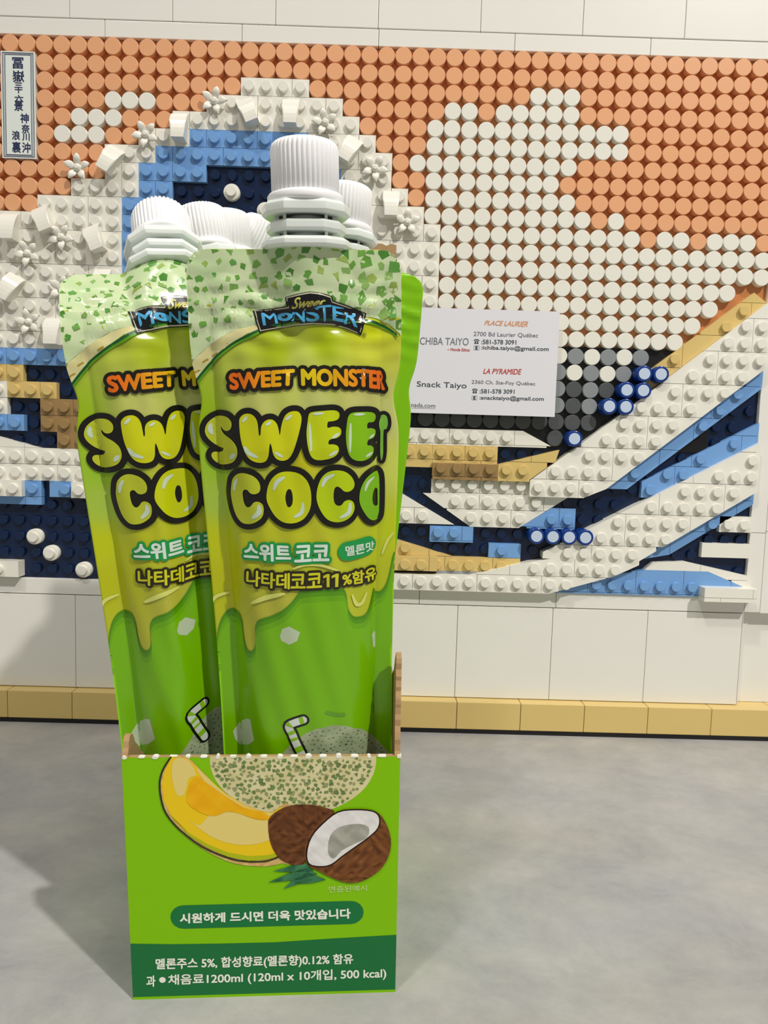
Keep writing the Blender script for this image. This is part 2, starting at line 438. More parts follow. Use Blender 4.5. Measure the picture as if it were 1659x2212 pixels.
    'drip': [(-25.18, 84.69), (-23.64, 89.51), (-22.5, 91.54), (-21.94, 94.27), (-20.83, 97.32), (-19.3, 99.14), (-17.62, 99.71), (-16.06, 99.41), (-15.26, 97.31), (-15.08, 93.97), (-14.68, 91.37), (-14.04, 90.02), (-13.18, 89.91), (-12.28, 90.96), (-11.9, 93.4), (-11.88, 96.08), (-11.3, 98.01), (-9.96, 98.99), (-7.7, 99.8), (-5.14, 101.16), (-2.9, 103.09), (-1.29, 105.0), (-0.02, 106.1), (3.7, 106.3), (8.05, 106.34), (9.93, 105.96), (10.68, 103.88), (10.95, 100.85), (12.04, 98.63), (13.34, 97.97), (15.0, 97.96), (16.21, 99.37), (17.11, 102.39), (17.66, 104.16), (18.01, 103.3), (18.83, 102.94), (19.82, 103.42), (21.15, 105.6), (22.16, 109.64), (22.67, 112.32), (23.49, 113.97)],
    'drip_hl': [([(-23.37, 100.96), (-22.0, 102.77), (-18.75, 103.86)], 0.9), ([(-12.42, 102.65), (-8.79, 104.33), (-4.37, 105.55)], 1.23), ([(-2.02, 111.61), (1.08, 112.57), (5.07, 112.18), (8.76, 110.71)], 0.84), ([(11.96, 103.98), (12.99, 101.36), (14.37, 101.33), (15.57, 103.71)], 0.97), ([(19.89, 112.72), (21.22, 116.03), (22.86, 118.31)], 0.71)],
    'cubes': [[(-3.4, 97.2), (-0.89, 95.48), (-1.64, 93.34), (-3.55, 92.39), (-5.4, 93.4), (-5.77, 94.56), (-5.14, 96.55)], [(16.84, 91.74), (17.58, 92.45), (18.01, 91.91), (17.97, 88.05), (17.17, 87.96)], [(-19.55, 65.92), (-17.95, 68.21), (-15.35, 70.79), (-14.24, 70.95), (-13.42, 65.57), (-14.95, 63.83), (-17.73, 62.01), (-18.98, 63.71)]],
    'straw': [(-0.66, 72.34), (-4.24, 71.05), (-3.51, 68.58), (-2.77, 66.45), (-1.26, 62.85)],
    'straw_w': 3.06,
    'melon': [(-7.49, 61.49), (-5.78, 63.64), (-3.75, 65.94), (-1.11, 68.15), (2.49, 69.91), (6.7, 70.35), (9.95, 69.64), (13.94, 67.35), (16.92, 63.53)],
    'vine': [(5.16, 73.92), (7.4, 73.13), (9.35, 72.85)],
    'anch': [((-23.79, 147.72), (150, 185, 5)), ((-19.97, 136.5), (150, 195, 40)), ((-19.31, 127.35), (165, 195, 70)), ((-20.96, 116.88), (190, 200, 0)), ((-20.29, 107.33), (185, 190, 0)), ((-8.89, 149.98), (185, 190, 100)), ((4.04, 149.87), (185, 190, 110)), ((14.99, 150.76), (190, 190, 110)), ((-4.27, 162.68), (160, 180, 10)), ((6.51, 164.76), (165, 185, 0)), ((17.48, 166.95), (195, 205, 0)), ((1.02, 159.47), (190, 200, 90)), ((17.42, 162.65), (200, 205, 60)), ((0.5, 137.03), (190, 190, 20)), ((-9.99, 118.19), (185, 190, 30)), ((0.02, 119.32), (185, 190, 30)), ((12.24, 119.76), (180, 190, 30)), ((-6.15, 99.8), (180, 180, 60)), ((22.64, 118.25), (190, 205, 10)), ((22.72, 135.84), (205, 215, 90)), ((21.87, 147.22), (200, 205, 120)), ((22.58, 106.15), (180, 190, 20))],
}
BOX = {
    'band': [(0.33, 15.74), (10.2, 15.32), (21.8, 15.17), (35.88, 15.16), (50.13, 15.83), (66.95, 16.46)],
    'pill': ([(13.29, 22.74), (55.23, 23.01)], 6.46),
    'texts': [('시원하게 드시면 더욱 맛있습니다', [(12.46, 21.11), (55.1, 21.49), (54.98, 24.11), (12.54, 23.68)], 'w', 0.035), ('멜론주스 5%, 합성향료(멜론향)0.12% 함유', [(6.01, 8.03), (55.85, 8.14), (55.82, 11.44), (6.13, 11.43)], 'w', 0.025), ('과', [(3.52, 3.64), (5.71, 3.68), (5.82, 6.73), (3.64, 6.69)], 'w', 0.022), ('채음료1200ml (120ml x 10개입, 500 kcal)', [(8.97, 3.57), (64.51, 3.79), (64.45, 7.18), (9.08, 6.84)], 'w', 0.022), ('연출된예시', [(49.46, 28.66), (59.17, 28.98), (59.15, 30.64), (49.45, 30.52)], 'p', 0)],
    'dot': [(7.54, 5.46)],
    'melon': [(61.02, 65.33), (61.06, 63.67), (60.83, 62.02), (60.35, 60.39), (59.61, 58.82), (58.63, 57.31), (57.42, 55.9), (55.99, 54.6), (54.37, 53.42), (52.57, 52.39), (50.62, 51.51), (48.54, 50.8), (46.36, 50.26), (44.12, 49.91), (41.83, 49.75), (39.53, 49.77), (37.26, 49.99), (35.03, 50.39), (32.89, 50.97), (30.85, 51.71), (28.95, 52.62), (27.2, 53.68), (25.62, 54.87), (24.25, 56.18), (23.09, 57.59), (22.16, 59.09), (21.46, 60.65), (21.01, 62.25), (20.8, 63.87), (20.85, 65.5)],
    'rind': [(11.61, 65.4), (15.58, 65.14), (17.95, 62.71), (20.98, 59.29), (24.49, 55.84), (28.95, 52.84), (33.01, 51.07), (35.75, 50.79), (37.58, 52.26), (40.33, 52.23), (40.72, 37.65), (37.93, 37.03), (34.22, 36.23), (28.69, 36.58), (24.13, 37.92), (18.73, 41.03), (13.43, 45.59), (10.44, 50.08), (9.03, 54.51), (8.74, 58.9), (9.74, 62.28)],
    'rindline': [(11.61, 65.4), (9.74, 62.28), (8.79, 58.9), (8.99, 54.51), (10.1, 50.58), (13.23, 46.34), (18.3, 41.93), (24.15, 38.93), (28.71, 37.75), (34.24, 37.75), (38.87, 39.71)],
    'flesh': [(11.83, 65.4), (15.35, 65.14), (17.94, 62.47), (20.98, 59.2), (24.49, 55.74), (28.95, 52.74), (33.01, 50.97), (35.74, 50.64), (37.58, 52.01), (40.33, 51.98), (40.26, 40.19), (36.79, 38.98), (34.24, 38.16), (29.63, 37.83), (24.61, 39.02), (19.65, 41.51), (15.21, 44.82), (11.53, 49.33), (9.59, 54.02), (9.21, 58.41), (10.03, 61.79)],
    'edge': [(11.75, 49.08), (15.24, 45.57), (19.68, 42.51), (24.63, 40.18), (29.65, 39.09), (34.25, 39.27), (37.95, 40.23), (38.87, 39.45), (36.79, 38.98), (34.24, 38.16), (29.63, 37.83), (24.61, 39.02), (19.65, 41.51), (15.21, 44.82), (10.9, 50.57)],
    'cream': [[(15.33, 49.04), (17.99, 47.52), (20.77, 50.46), (26.2, 50.89), (31.62, 48.84), (36.18, 48.29), (36.14, 44.29), (31.53, 42.34), (26.04, 42.42), (20.63, 44.5)], [(12.25, 64.68), (15.56, 64.66), (17.45, 60.78), (15.64, 59.82), (14.64, 55.93), (12.84, 55.45), (11.74, 59.84)], [(17.5, 62.72), (20.97, 59.05), (24.49, 55.59), (28.95, 52.6), (33.01, 50.82), (35.74, 50.49), (34.37, 49.81), (29.83, 51.1), (24.46, 54.37), (20.06, 58.08)]],
    'core': [[(15.03, 53.96), (16.06, 58.84), (17.88, 60.29), (20.07, 58.57), (24.48, 55.1), (28.94, 52.1), (33.92, 50.56), (34.81, 48.81), (31.62, 49.09), (28.0, 50.38), (24.85, 51.15), (21.66, 49.95), (18.08, 50.98)]],
    'nut_back': [(34.57, 47.31), (35.28, 49.8), (38.95, 52.25), (44.0, 52.79), (48.6, 51.9), (50.91, 50.12), (45.37, 44.16), (43.97, 37.59), (41.18, 36.62), (37.48, 38.21), (35.2, 42.29)],
    'nut': [(43.51, 42.17), (44.44, 44.17), (46.76, 47.66), (51.37, 50.62), (56.47, 51.47), (61.13, 50.76), (63.52, 47.96), (65.01, 43.38), (64.62, 38.79), (62.32, 34.71), (58.09, 31.96), (54.31, 31.51), (50.53, 32.87), (46.77, 34.99), (43.97, 37.08)],
    'nut_white': [(44.21, 40.13), (45.37, 44.16), (48.15, 47.65), (51.84, 50.61), (56.01, 51.17), (60.2, 50.77), (61.86, 49.25), (61.66, 46.47), (59.36, 43.97), (56.1, 41.47), (52.84, 38.98), (50.04, 36.72), (47.24, 36.26), (44.67, 37.07)],
    'nut_hollow': [(49.33, 40.05), (49.78, 44.1), (51.86, 46.59), (56.04, 47.55), (59.32, 46.75), (59.12, 43.97), (56.56, 42.48), (52.83, 40.5), (50.74, 38.24)],
    'leaves': [[(35.59, 34.94), (40.71, 36.53), (43.97, 36.83), (45.83, 34.75), (40.7, 34.59)], [(34.4, 31.89), (38.84, 34.01), (43.5, 35.56), (46.77, 33.97), (42.56, 32.51)], [(38.11, 30.03), (40.69, 32.54), (44.43, 34.52), (48.88, 32.39), (45.37, 31.53), (42.09, 31.39)]],
}
CARD = {
    'corners': [(192.05, 159.34), (262.2, 159.16), (261.58, 209.06), (195.36, 208.98)],
    'texts': [('PLACE LAURIER', [(226.23, 201.69), (246.71, 201.37), (247.26, 203.97), (226.54, 203.73)], 'o', 0.02), ('2700 Bd Laurier Québec', [(221.25, 196.04), (252.12, 196.25), (252.18, 198.46), (221.27, 198.41)], 'g', 0.003), (':581-578 3091', [(225.2, 192.69), (241.77, 192.97), (241.84, 195.01), (225.12, 194.78)], 'k', 0.012), (':ichiba.taiyo@gmail.com', [(225.33, 189.71), (257.5, 189.79), (257.48, 192.33), (225.23, 192.03)], 'k', 0.012), ('ICHIBA TAIYO', [(194.82, 191.56), (218.95, 191.84), (219.04, 195.26), (194.93, 194.98)], 'g', 0), ('– Monde Ethno', [(209.06, 189.06), (219.73, 188.99), (219.68, 190.48), (209.01, 190.33)], 'r', 0.01), ('LA PYRAMIDE', [(226.62, 178.78), (244.83, 178.88), (244.94, 181.44), (226.81, 181.12)], 'r', 0.02), ('2360 Ch. Ste-Foy Québec', [(221.2, 173.34), (251.87, 173.41), (251.88, 175.53), (221.28, 175.57)], 'g', 0.003), (':581-578 3091', [(225.32, 169.39), (241.98, 169.65), (242.01, 171.61), (225.24, 171.39)], 'k', 0.012), (':snacktaiyo@gmail.com', [(225.46, 165.93), (256.29, 166.16), (256.4, 168.63), (225.36, 168.27)], 'k', 0.012), ('Snack Taiyo', [(194.95, 170.89), (218.88, 170.76), (218.86, 174.1), (194.95, 174.23)], 'k', 0.008), ('nada.com', [(192.53, 161.88), (204.13, 161.83), (204.23, 163.73), (192.58, 163.95)], 'g', 0.005)],
    'phones': [(222.8, 193.72), (222.91, 170.32)],
    'mails': [(222.92, 190.8), (222.87, 167.08)],
    'underline': [(192.55, 161.32), (204.14, 161.38)],
}
RELIEF = [
    ('white', 1, [(-2.5, 17.5), (-2.5, 9.5), (1.5, 9.5), (1.5, 8.5), (3.5, 8.5), (3.5, 7.5), (5.5, 7.5), (5.5, 5.5), (7.5, 5.5), (7.5, 4.5), (9.5, 4.5), (9.5, 3.5), (11.5, 3.5), (11.5, 2.5), (13.5, 2.5), (13.5, 1.5), (17.5, 1.5), (17.5, 2.5), (19.5, 2.5), (19.5, 3.5), (20.5, 3.5), (20.5, 4.5), (21.5, 4.5), (21.5, 5.5), (22.5, 5.5), (22.5, 7.5), (23.5, 7.5), (23.5, 8.5), (24.5, 8.5), (24.5, 9.5), (25.5, 9.5), (25.5, 14.5), (21.5, 14.5), (21.5, 10.5), (20.5, 10.5), (20.5, 8.5), (19.5, 8.5), (19.5, 6.5), (18.5, 6.5), (18.5, 5.5), (17.5, 5.5), (17.5, 4.5), (10.5, 4.5), (10.5, 5.5), (8.5, 5.5), (8.5, 6.5), (7.5, 6.5), (7.5, 8.5), (6.5, 8.5), (6.5, 17.5)]),
    ('blue', 1, [(6.5, 17.5), (6.5, 8.5), (7.5, 8.5), (7.5, 6.5), (8.5, 6.5), (8.5, 5.5), (10.5, 5.5), (10.5, 4.5), (17.5, 4.5), (17.5, 5.5), (18.5, 5.5), (18.5, 6.5), (19.5, 6.5), (19.5, 8.5), (20.5, 8.5), (20.5, 10.5), (21.5, 10.5), (21.5, 14.5), (19.5, 14.5), (19.5, 10.5), (18.5, 10.5), (18.5, 9.5), (17.5, 9.5), (17.5, 7.5), (16.5, 7.5), (16.5, 6.5), (11.5, 6.5), (11.5, 7.5), (9.5, 7.5), (9.5, 8.5), (8.5, 8.5), (8.5, 17.5)]),
    ('blue', 1, [(-2.5, 17.5), (3.5, 17.5), (3.5, 18.5), (-2.5, 18.5)]),
    ('tan', 1, [(-2.5, 18.5), (0.5, 18.5), (0.5, 19.5), (-2.5, 19.5)]),
    ('tan', 1, [(-0.5, 19.5), (2.5, 19.5), (2.5, 20.5), (-0.5, 20.5)]),
    ('darktan', 1, [(1.5, 20.5), (4.5, 20.5), (4.5, 22.5), (1.5, 22.5)]),
    ('darktan', 1, [(2.5, 22.5), (4.5, 22.5), (4.5, 23.5), (2.5, 23.5)]),
    ('white', 1, [(-2.5, 19.5), (-0.5, 19.5), (-0.5, 21.5), (-2.5, 21.5)]),
    ('blue', 1, [(-2.5, 21.5), (0.5, 21.5), (0.5, 22.5), (-2.5, 22.5)]),
    ('white', 1, [(-2.5, 23.5), (4.5, 23.5), (4.5, 25.5), (-2.5, 25.5)]),
    ('white', 1, [(-2.5, 22.5), (1.5, 23.5), (-2.5, 23.5)]),
    ('blue', 1, [(-2.5, 25.5), (1.5, 25.5), (1.5, 27.0), (-2.5, 27.0)]),
    ('blue', 1, [(2.0, 25.5), (5.0, 25.5), (5.0, 26.5), (2.0, 26.5)]),
    ('white', 2, [(-2.5, 25.5), (0.5, 25.5), (0.5, 26.5), (-2.5, 26.5)]),
    ('white', 2, [(3.5, 25.5), (5, 25.5), (5, 26.5), (3.5, 26.5)]),
    ('white', 2, [(-2.5, 30.5), (0.2, 30.5), (0.2, 31.5), (-2.5, 31.5)]),
    ('white', 1, [(23, 21.6), (31, 21.6), (31, 22.6), (23, 22.6)]),
    ('white', 1, [(31, 21.6), (33, 22.6), (31, 22.6)]),
    ('tan', 1, [(23, 22.6), (25.5, 22.6), (25.5, 24.0), (23, 24.0)]),
    ('tan', 1, [(25.5, 22.6), (29.5, 22.6), (29.5, 23.7), (25.5, 23.7)]),
    ('tan', 2, [(29.5, 23.7), (33.2, 22.7), (33.0, 23.4), (31.45, 24.58), (31.45, 24.7), (29.5, 24.7)]),
    ('darktan', 2, [(25.5, 23.7), (29.5, 23.7), (29.5, 24.7), (25.5, 24.7)]),
    ('white', 1, [(25.5, 24.7), (31.5, 24.7), (31.5, 25.6), (25.5, 25.6)]),
    ('white', 1, [(25, 25.6), (34, 25.6), (31, 27.6), (28, 27.6)]),
    ('blue', 1, [(31, 27.6), (33, 26.3), (34.5, 26.3), (34.5, 27.6)]),
    ('white', 1, [(23, 25.6), (23.6, 25.6), (27, 27.5), (23, 27.5)]),
    ('blue', 1, [(25.5, 27.6), (28.2, 27.6), (28.2, 28.6), (25.5, 28.6)]),
    ('blue', 1, [(29.2, 28.6), (31.2, 28.6), (31.2, 29.5), (29.2, 29.5)]),
    ('tan', 1, [(23, 28.4), (27, 29.5), (31.2, 29.5), (31.2, 30.4), (23, 30.4)]),
    ('tan', 2, [(23, 29.5), (26, 29.5), (26, 30.4), (23, 30.4)]),
    ('grey', 1, [(26, 30.4), (30.5, 30.4), (30.5, 31), (26, 31)]),
    ('white', 2, [(31.5, 24.6), (34.5, 22.3), (45.5, 13.4), (45.5, 17.4), (36.2, 25.0), (34.8, 25.6), (31.5, 25.6)]),
    ('blue', 1, [(36.2, 25.0), (45.5, 17.4), (45.5, 18.6), (37.6, 25.0)]),
    ('tan', 1, [(38.3, 19.2), (45.4, 13.48), (44.6, 12.9), (38.3, 17.9)]),
    ('white', 2, [(32.5, 29.0), (45.5, 21.9), (45.5, 24.9), (38.5, 29.4), (32.5, 29.4)]),
    ('blue', 1, [(38.5, 25.72), (45.5, 21.9), (45.5, 20.7), (38.5, 24.5)]),
    ('blue', 1, [(38.5, 29.4), (45.5, 24.9), (45.5, 25.7), (40.5, 29.0)]),
    ('white', 1, [(38.0, 26.5), (40.5, 26.5), (40.5, 27.0), (38.0, 27.0)]),
    ('white', 1, [(43.5, 26.5), (45.5, 26.5), (45.5, 27.5), (43.5, 27.5)]),
    ('white', 1, [(42.5, 28.2), (45.5, 28.2), (45.5, 29.1), (42.5, 29.1)]),
    ('white', 2, [(23, 30.6), (28, 30.6), (31, 29.8), (33, 29.4), (39, 29.4), (37, 30.4), (33, 31.6), (23, 31.6)]),
    ('blue', 1, [(33, 31.6), (37, 30.4), (39, 30), (43, 30), (45.5, 31), (45.5, 31.6)]),
    ('white', 1, [(39, 30), (39.5, 29.5), (41.5, 29.4), (45.5, 30.2), (45.5, 31), (43, 30)]),
    ('white', 3, [(42.5, 30.9), (45.8, 30.9), (45.8, 31.75), (42.5, 31.75)]),
]
PIECES = {
    'round_plate': [(13, 8), (15, 9), (1, 29), (2, 30), (4, 31)],
    'round_brick': [(38, 18), (39, 18), (37, 19), (38, 19), (36, 20), (37, 20), (34, 22), (32, 28), (33, 28), (34, 28), (35, 28)],
    'flower': [(4, 7), (8, 5), (12, 3), (18.5, 4), (21.5, 6.5), (23.5, 9.5), (1, 12), (3, 14), (1, 16), (3, 11)],
    'curved_slope': [(6, 6.5), (10, 4.5), (14, 3.5), (16.5, 3.5), (20, 5.5), (22.5, 8.5), (2, 10), (0, 10.5), (0, 14), (2.5, 16.5), (5, 11), (5.5, 13.5)],
}
INNER = [(8.5, 17.5), (8.5, 8.5), (9.5, 8.5), (9.5, 7.5), (11.5, 7.5), (11.5, 6.5), (16.5, 6.5), (16.5, 7.5), (17.5, 7.5), (17.5, 9.5), (18.5, 9.5), (18.5, 10.5), (19.5, 10.5), (19.5, 14.5)]


# ------------------------------------------------------------------ materials
M = {}
M['white'] = plain('white_brick', (236, 233, 222), 0.22, 0.5)
M['frame'] = plain('white_tile', (233, 231, 223), 0.3, 0.5, noise=0.02, nscale=60)
M['peach'] = plain('peach_tile', (232, 170, 124), 0.3)
M['peach_plate'] = plain('shaded_peach_plate', (200, 130, 78), 0.35)  # peach plate, its colour darkened for the shade between the round tiles
M['blue'] = plain('light_blue_brick', (118, 164, 218), 0.25)
M['navy'] = plain('navy_plate', (8, 32, 66), 0.22)
M['tan'] = plain('tan_brick', (218, 190, 120), 0.28)
M['darktan'] = plain('dark_tan_brick', (158, 128, 82), 0.28)
M['grey'] = plain('grey_brick', (150, 155, 160), 0.3)
M['midgrey'] = plain('mid_grey_tile', (140, 145, 148), 0.3)
M['darkgrey'] = plain('dark_grey_tile', (82, 85, 86), 0.3)
M['black'] = plain('black_plate', (14, 14, 16), 0.35)
M['royal'] = plain('dark_blue_brick', (14, 56, 132), 0.18)
M['pale'] = plain('pale_blue_print', (196, 210, 232), 0.3)
M['card'] = printed('card_print', 0.55, 0.3)
M['film'] = printed('glossy_film_print', 0.24, 0.4, 0.15)
M['carton'] = printed('carton_print', 0.45, 0.2)
M['kraft'] = plain('brown_corrugated_board', (172, 140, 100), 0.85, 0.2, noise=0.18, nscale=500)
M['carton_green'] = plain('green_carton_board', (132, 194, 2), 0.4)
M['torn'] = plain('torn_white_paper', (235, 232, 222), 0.8, 0.2)
M['cap'] = plain('white_cap_plastic', (250, 250, 250), 0.35, 0.45)
M['spout'] = plain('milky_spout_plastic', (234, 241, 235), 0.25, 0.5, sss=0.4)

def countertop_material():
    m = bpy.data.materials.new('grey_mottled_stone')
    m.use_nodes = True
    nt = m.node_tree
    b = nt.nodes['Principled BSDF']
    tc = nt.nodes.new('ShaderNodeTexCoord')
    mp = nt.nodes.new('ShaderNodeMapping')
    mp.inputs['Rotation'].default_value = (0, 0, 0.35)
    mp.inputs['Scale'].default_value = (1.0, 1.25, 1.0)
    nt.links.new(tc.outputs['Object'], mp.inputs['Vector'])
    def noise(scale, detail, rough, dist=0.0):
        n = nt.nodes.new('ShaderNodeTexNoise')
        n.inputs['Scale'].default_value = scale
        n.inputs['Detail'].default_value = detail
        n.inputs['Roughness'].default_value = rough
        n.inputs['Distortion'].default_value = dist
        nt.links.new(mp.outputs['Vector'], n.inputs['Vector'])
        return n
    n1, n2, n3 = noise(26, 10, 0.74, 0.25), noise(120, 8, 0.75, 0.15), noise(12, 5, 0.6)
    r1 = nt.nodes.new('ShaderNodeValToRGB')
    e = r1.color_ramp.elements
    e[0].position, e[0].color = 0.30, (*lin((142, 142, 143)), 1)
    e[1].position, e[1].color = 0.70, (*lin((190, 188, 181)), 1)
    k = r1.color_ramp.elements.new(0.5)
    k.color = (*lin((168, 167, 163)), 1)
    nt.links.new(n1.outputs['Fac'], r1.inputs['Fac'])
    r2 = nt.nodes.new('ShaderNodeValToRGB')
    e = r2.color_ramp.elements
    e[0].position, e[0].color = 0.33, (0.72, 0.72, 0.74, 1)
    e[1].position, e[1].color = 0.62, (1.0, 1.0, 1.0, 1)
    nt.links.new(n2.outputs['Fac'], r2.inputs['Fac'])
    mx = nt.nodes.new('ShaderNodeMix')
    mx.data_type = 'RGBA'
    mx.blend_type = 'MULTIPLY'
    mx.inputs['Factor'].default_value = 0.35
    nt.links.new(r1.outputs['Color'], mx.inputs['A'])
    nt.links.new(r2.outputs['Color'], mx.inputs['B'])
    r3 = nt.nodes.new('ShaderNodeValToRGB')
    r3.color_ramp.elements[0].position, r3.color_ramp.elements[0].color = 0.35, (*lin((158, 160, 170)), 1)
    r3.color_ramp.elements[1].position, r3.color_ramp.elements[1].color = 0.65, (*lin((178, 174, 165)), 1)
    nt.links.new(n3.outputs['Fac'], r3.inputs['Fac'])
    m2 = nt.nodes.new('ShaderNodeMix')
    m2.data_type = 'RGBA'
    m2.inputs['Factor'].default_value = 0.35
    nt.links.new(mx.outputs['Result'], m2.inputs['A'])
    nt.links.new(r3.outputs['Color'], m2.inputs['B'])
    nt.links.new(m2.outputs['Result'], b.inputs['Base Color'])
    b.inputs['Roughness'].default_value = 0.5
    b.inputs['Specular IOR Level'].default_value = 0.35
    return m
M['counter'] = countertop_material()

# ------------------------------------------------------------------ countertop
g = Geo()
g.box(-700, 1100, -620, 420, -38, 0, bev=2)
o = g.build('countertop', M['counter'])
tag(o, 'grey mottled stone-look countertop under the carton and brick panel', 'countertop')

# ------------------------------------------------------------------ brick panel
P = 8.0
ZT = 325.0
def gx(c): return c * P
def gz(r): return ZT - r * P
def lv(k): return 3.2 - 3.2 * k
mural = empty('brick_mural', 'large relief panel of small toy bricks in a white tiled frame standing on the countertop', 'brick mural')

def rect_part(name, c0, c1, r0, r1, y0, y1, mat, bev=0.25, gap=0.1):
    g = Geo()
    g.box(gx(c0) + gap, gx(c1) - gap, y0, y1, gz(r1) + gap, gz(r0) - gap, 0, bev)
    return g.build(name, M[mat], mural)

COL0, COL1, ROW0, ROW1 = -2.5, 45.5, -0.5, 31.6
# backing and frame
rect_part('backing_panel', -9.5, 52.5, -13.5, 38.55, 6.4, 16, 'frame', 0, 0)
for i, c in enumerate(range(-9, 53, 6)):
    c0 = c + 0.45
    for r0 in (-13.55, -7.55):
        rect_part('frame_tile', c0, c0 + 6, r0, r0 + 6, 1.0, 6.4, 'frame')
    rect_part('frame_tile', c0, min(c0 + 6, 45.5) if c0 < 45.5 else c0 + 6, 32.62, 38.55, 1.0, 6.4, 'frame')
for k in range(7):
    c0 = -2.5 + 8 * k - (0 if k else 0)
    rect_part('frame_tile', c0, min(c0 + 8, 52.5), -1.52, -0.55, 1.0, 6.4, 'frame')
for k, (a, b) in enumerate(((-2.5, 5.5), (5.5, 15.0), (15.0, 25.0), (25.0, 33.6), (33.6, 45.5))):
    rect_part('frame_tile', a, b, 31.6, 32.6, 1.0, 6.4, 'frame')
for a, b in ((-0.5, 7.5), (7.5, 15.7), (15.7, 27.5), (27.5, 32.55)):
    rect_part('frame_tile', 45.5, 46.5, a, b, 1.0, 6.4, 'frame')
rect_part('frame_tile', 46.5, 52.5, -0.5, 11, 1.0, 6.4, 'frame')
rect_part('frame_tile', 46.5, 52.5, 11, 27.4, 1.0, 6.4, 'frame')
rect_part('frame_tile', 46.5, 52.5, 27.4, 32.6, 1.0, 6.4, 'frame')
rect_part('frame_tile', -9.5, -2.5, -0.5, 32.6, 1.0, 6.4, 'frame')
# tan course along the foot, on a thin black foot
g = Geo()
g.box(gx(-9.5), gx(52.5), -4.4, 15, 0, 2.6)
g.build('black_foot', M['black'], mural)
for k in range(16):
    c0 = -8.46 + 4 * k - 0.01
    g = Geo()
    g.box(gx(c0) + 0.12, gx(c0 + 4) - 0.12, -5.4, 7, 2.6, 16.4, 0, 0.3)
    g.build('base_brick', M['tan'], mural)
# base plates
rect_part('base_plate', COL0, COL1, ROW0, 16.5, 3.2, 6.4, 'peach_plate', 0, 0.02)
rect_part('base_plate', COL0, COL1, 16.5, 31.6, 3.2, 6.4, 'navy', 0, 0.02)
g = Geo()
g.prism([(gx(24.5), gz(16.4)), (gx(42.5), gz(16.4)), (gx(42.5), gz(22.6)), (gx(24.5), gz(22.6))], lv(0.3), lv(0))
g.build('base_plate', M['black'], mural)
navy_core = [(c, min(r, 16.5)) for c, r in INNER] + [(19.5, 16.5)]

STUD = [(2.45, 0), (2.45, 1.45), (2.28, 1.7)]
def stud_geo(g, c, r, k, mat=0):
    g.lathe(STUD, 20, 'y', mat, (gx(c), lv(k), gz(r)))
    # lathe height runs towards the viewer

g = Geo()
core = [(gx(c), gz(r)) for c, r in navy_core]
g.prism(core, lv(0.3), lv(0))
for c in range(4, 23):
    for r in range(5, 17):
        if inside((c, r), navy_core) and edge_dist((c, r), navy_core) > 0.3:
            stud_geo(g, c, r, 0.3)
g.build('base_plate', M['navy'], mural)
g = Geo()
for c in range(-2, 46):
    for r in range(17, 32):
        if 25 <= c <= 42 and r <= 22:
            continue
        if not any(inside((c, r), R[2]) for R in RELIEF):
            stud_geo(g, c, r, 0)
s_ = g.build('navy_studs', M['navy'], mural)
s_['kind'] = 'stuff'

# relief plates: each region is laid out in a running bond of plates
random.seed(4)
plates = []
for ri, (col, k, poly) in enumerate(RELIEF):
    cs = [p[0] for p in poly]
    rs = [p[1] for p in poly]
    bw, bh = (4, 2) if col == 'white' else (3, 2)
    r = math.floor(min(rs)) - 0.5
    row = 0
    while r < max(rs):
        c = math.floor(min(cs)) - 0.5 - (2 if row % 2 else 0)
        while c < max(cs):
            cl = clip_rect(poly, c + 0.012, c + bw - 0.012, r + 0.012, r + bh - 0.012)
            if len(cl) >= 3 and area(cl) > 0.06:
                plates.append((area(cl), col, k, cl))
            c += bw
        r += bh
        row += 1
plates.sort(key=lambda t: -t[0])
NAMES = {'white': 'white_plate', 'blue': 'light_blue_plate', 'tan': 'tan_plate', 'darktan': 'dark_tan_plate', 'grey': 'grey_plate'}
count = {}
rest = Geo()
for ar, col, k, cl in plates:
    count[col] = count.get(col, 0) + 1
    g = Geo() if count[col] <= 100 else rest
    g.prism([(gx(c), gz(r)) for c, r in cl], lv(k), 3.2)
    for c in range(math.floor(min(p[0] for p in cl)), math.ceil(max(p[0] for p in cl)) + 1):
        for r in range(math.floor(min(p[1] for p in cl)), math.ceil(max(p[1] for p in cl)) + 1):
            if inside((c, r), cl) and edge_dist((c, r), cl) > 0.27 and not any(R[1] > k and inside((c, r), R[2]) for R in RELIEF):
                stud_geo(g, c, r, k)
    if g is not rest:
        g.build(NAMES[col], M[col], mural)
if rest.v:
    o = rest.build('small_white_plates', M['white'], mural)
    o['kind'] = 'stuff'

# round tiles of the sky
def tile_colour(c, r):
    W = {2: [(31, 33)], 3: [(26, 27), (29, 33)], 4: [(25, 36)], 5: [(25, 36)], 6: [(24, 33)], 7: [(25, 32)], 8: [(25, 33)], 9: [(25, 34), (36, 36)], 10: [(25, 37), (39, 40), (42, 44)]}
    L = {3: [(6, 8)], 4: [(4, 6)], 5: [(3, 5)]}
    if r >= 11 and c >= 23:
        if r <= 16:
            return 'white'
        t = {17: ['white', 'midgrey'], 18: ['white', 'midgrey'], 19: ['midgrey', 'darkgrey'], 20: ['darkgrey', 'midgrey'], 21: ['darkgrey', 'darkgrey'], 22: ['darkgrey', 'darkgrey']}[r]
        return t[(c + r) % 2]
    for a, b in W.get(r, []) + L.get(r, []):
        if a <= c <= b:
            return 'white'
    return 'peach'
TILE = [(3.92, -3.2), (3.92, -0.3), (3.86, -0.08), (3.7, 0.0)]
proto = {}
def round_tile(col):
    if col not in proto:
        g = Geo()
        g.lathe(TILE, 32, 'y', 0)
        proto[col] = g.build('round_tile', M[col], mural)
        return proto[col]
    o = proto[col].copy()
    scene.collection.objects.link(o)
    o.parent = mural
    return o
tiles = []
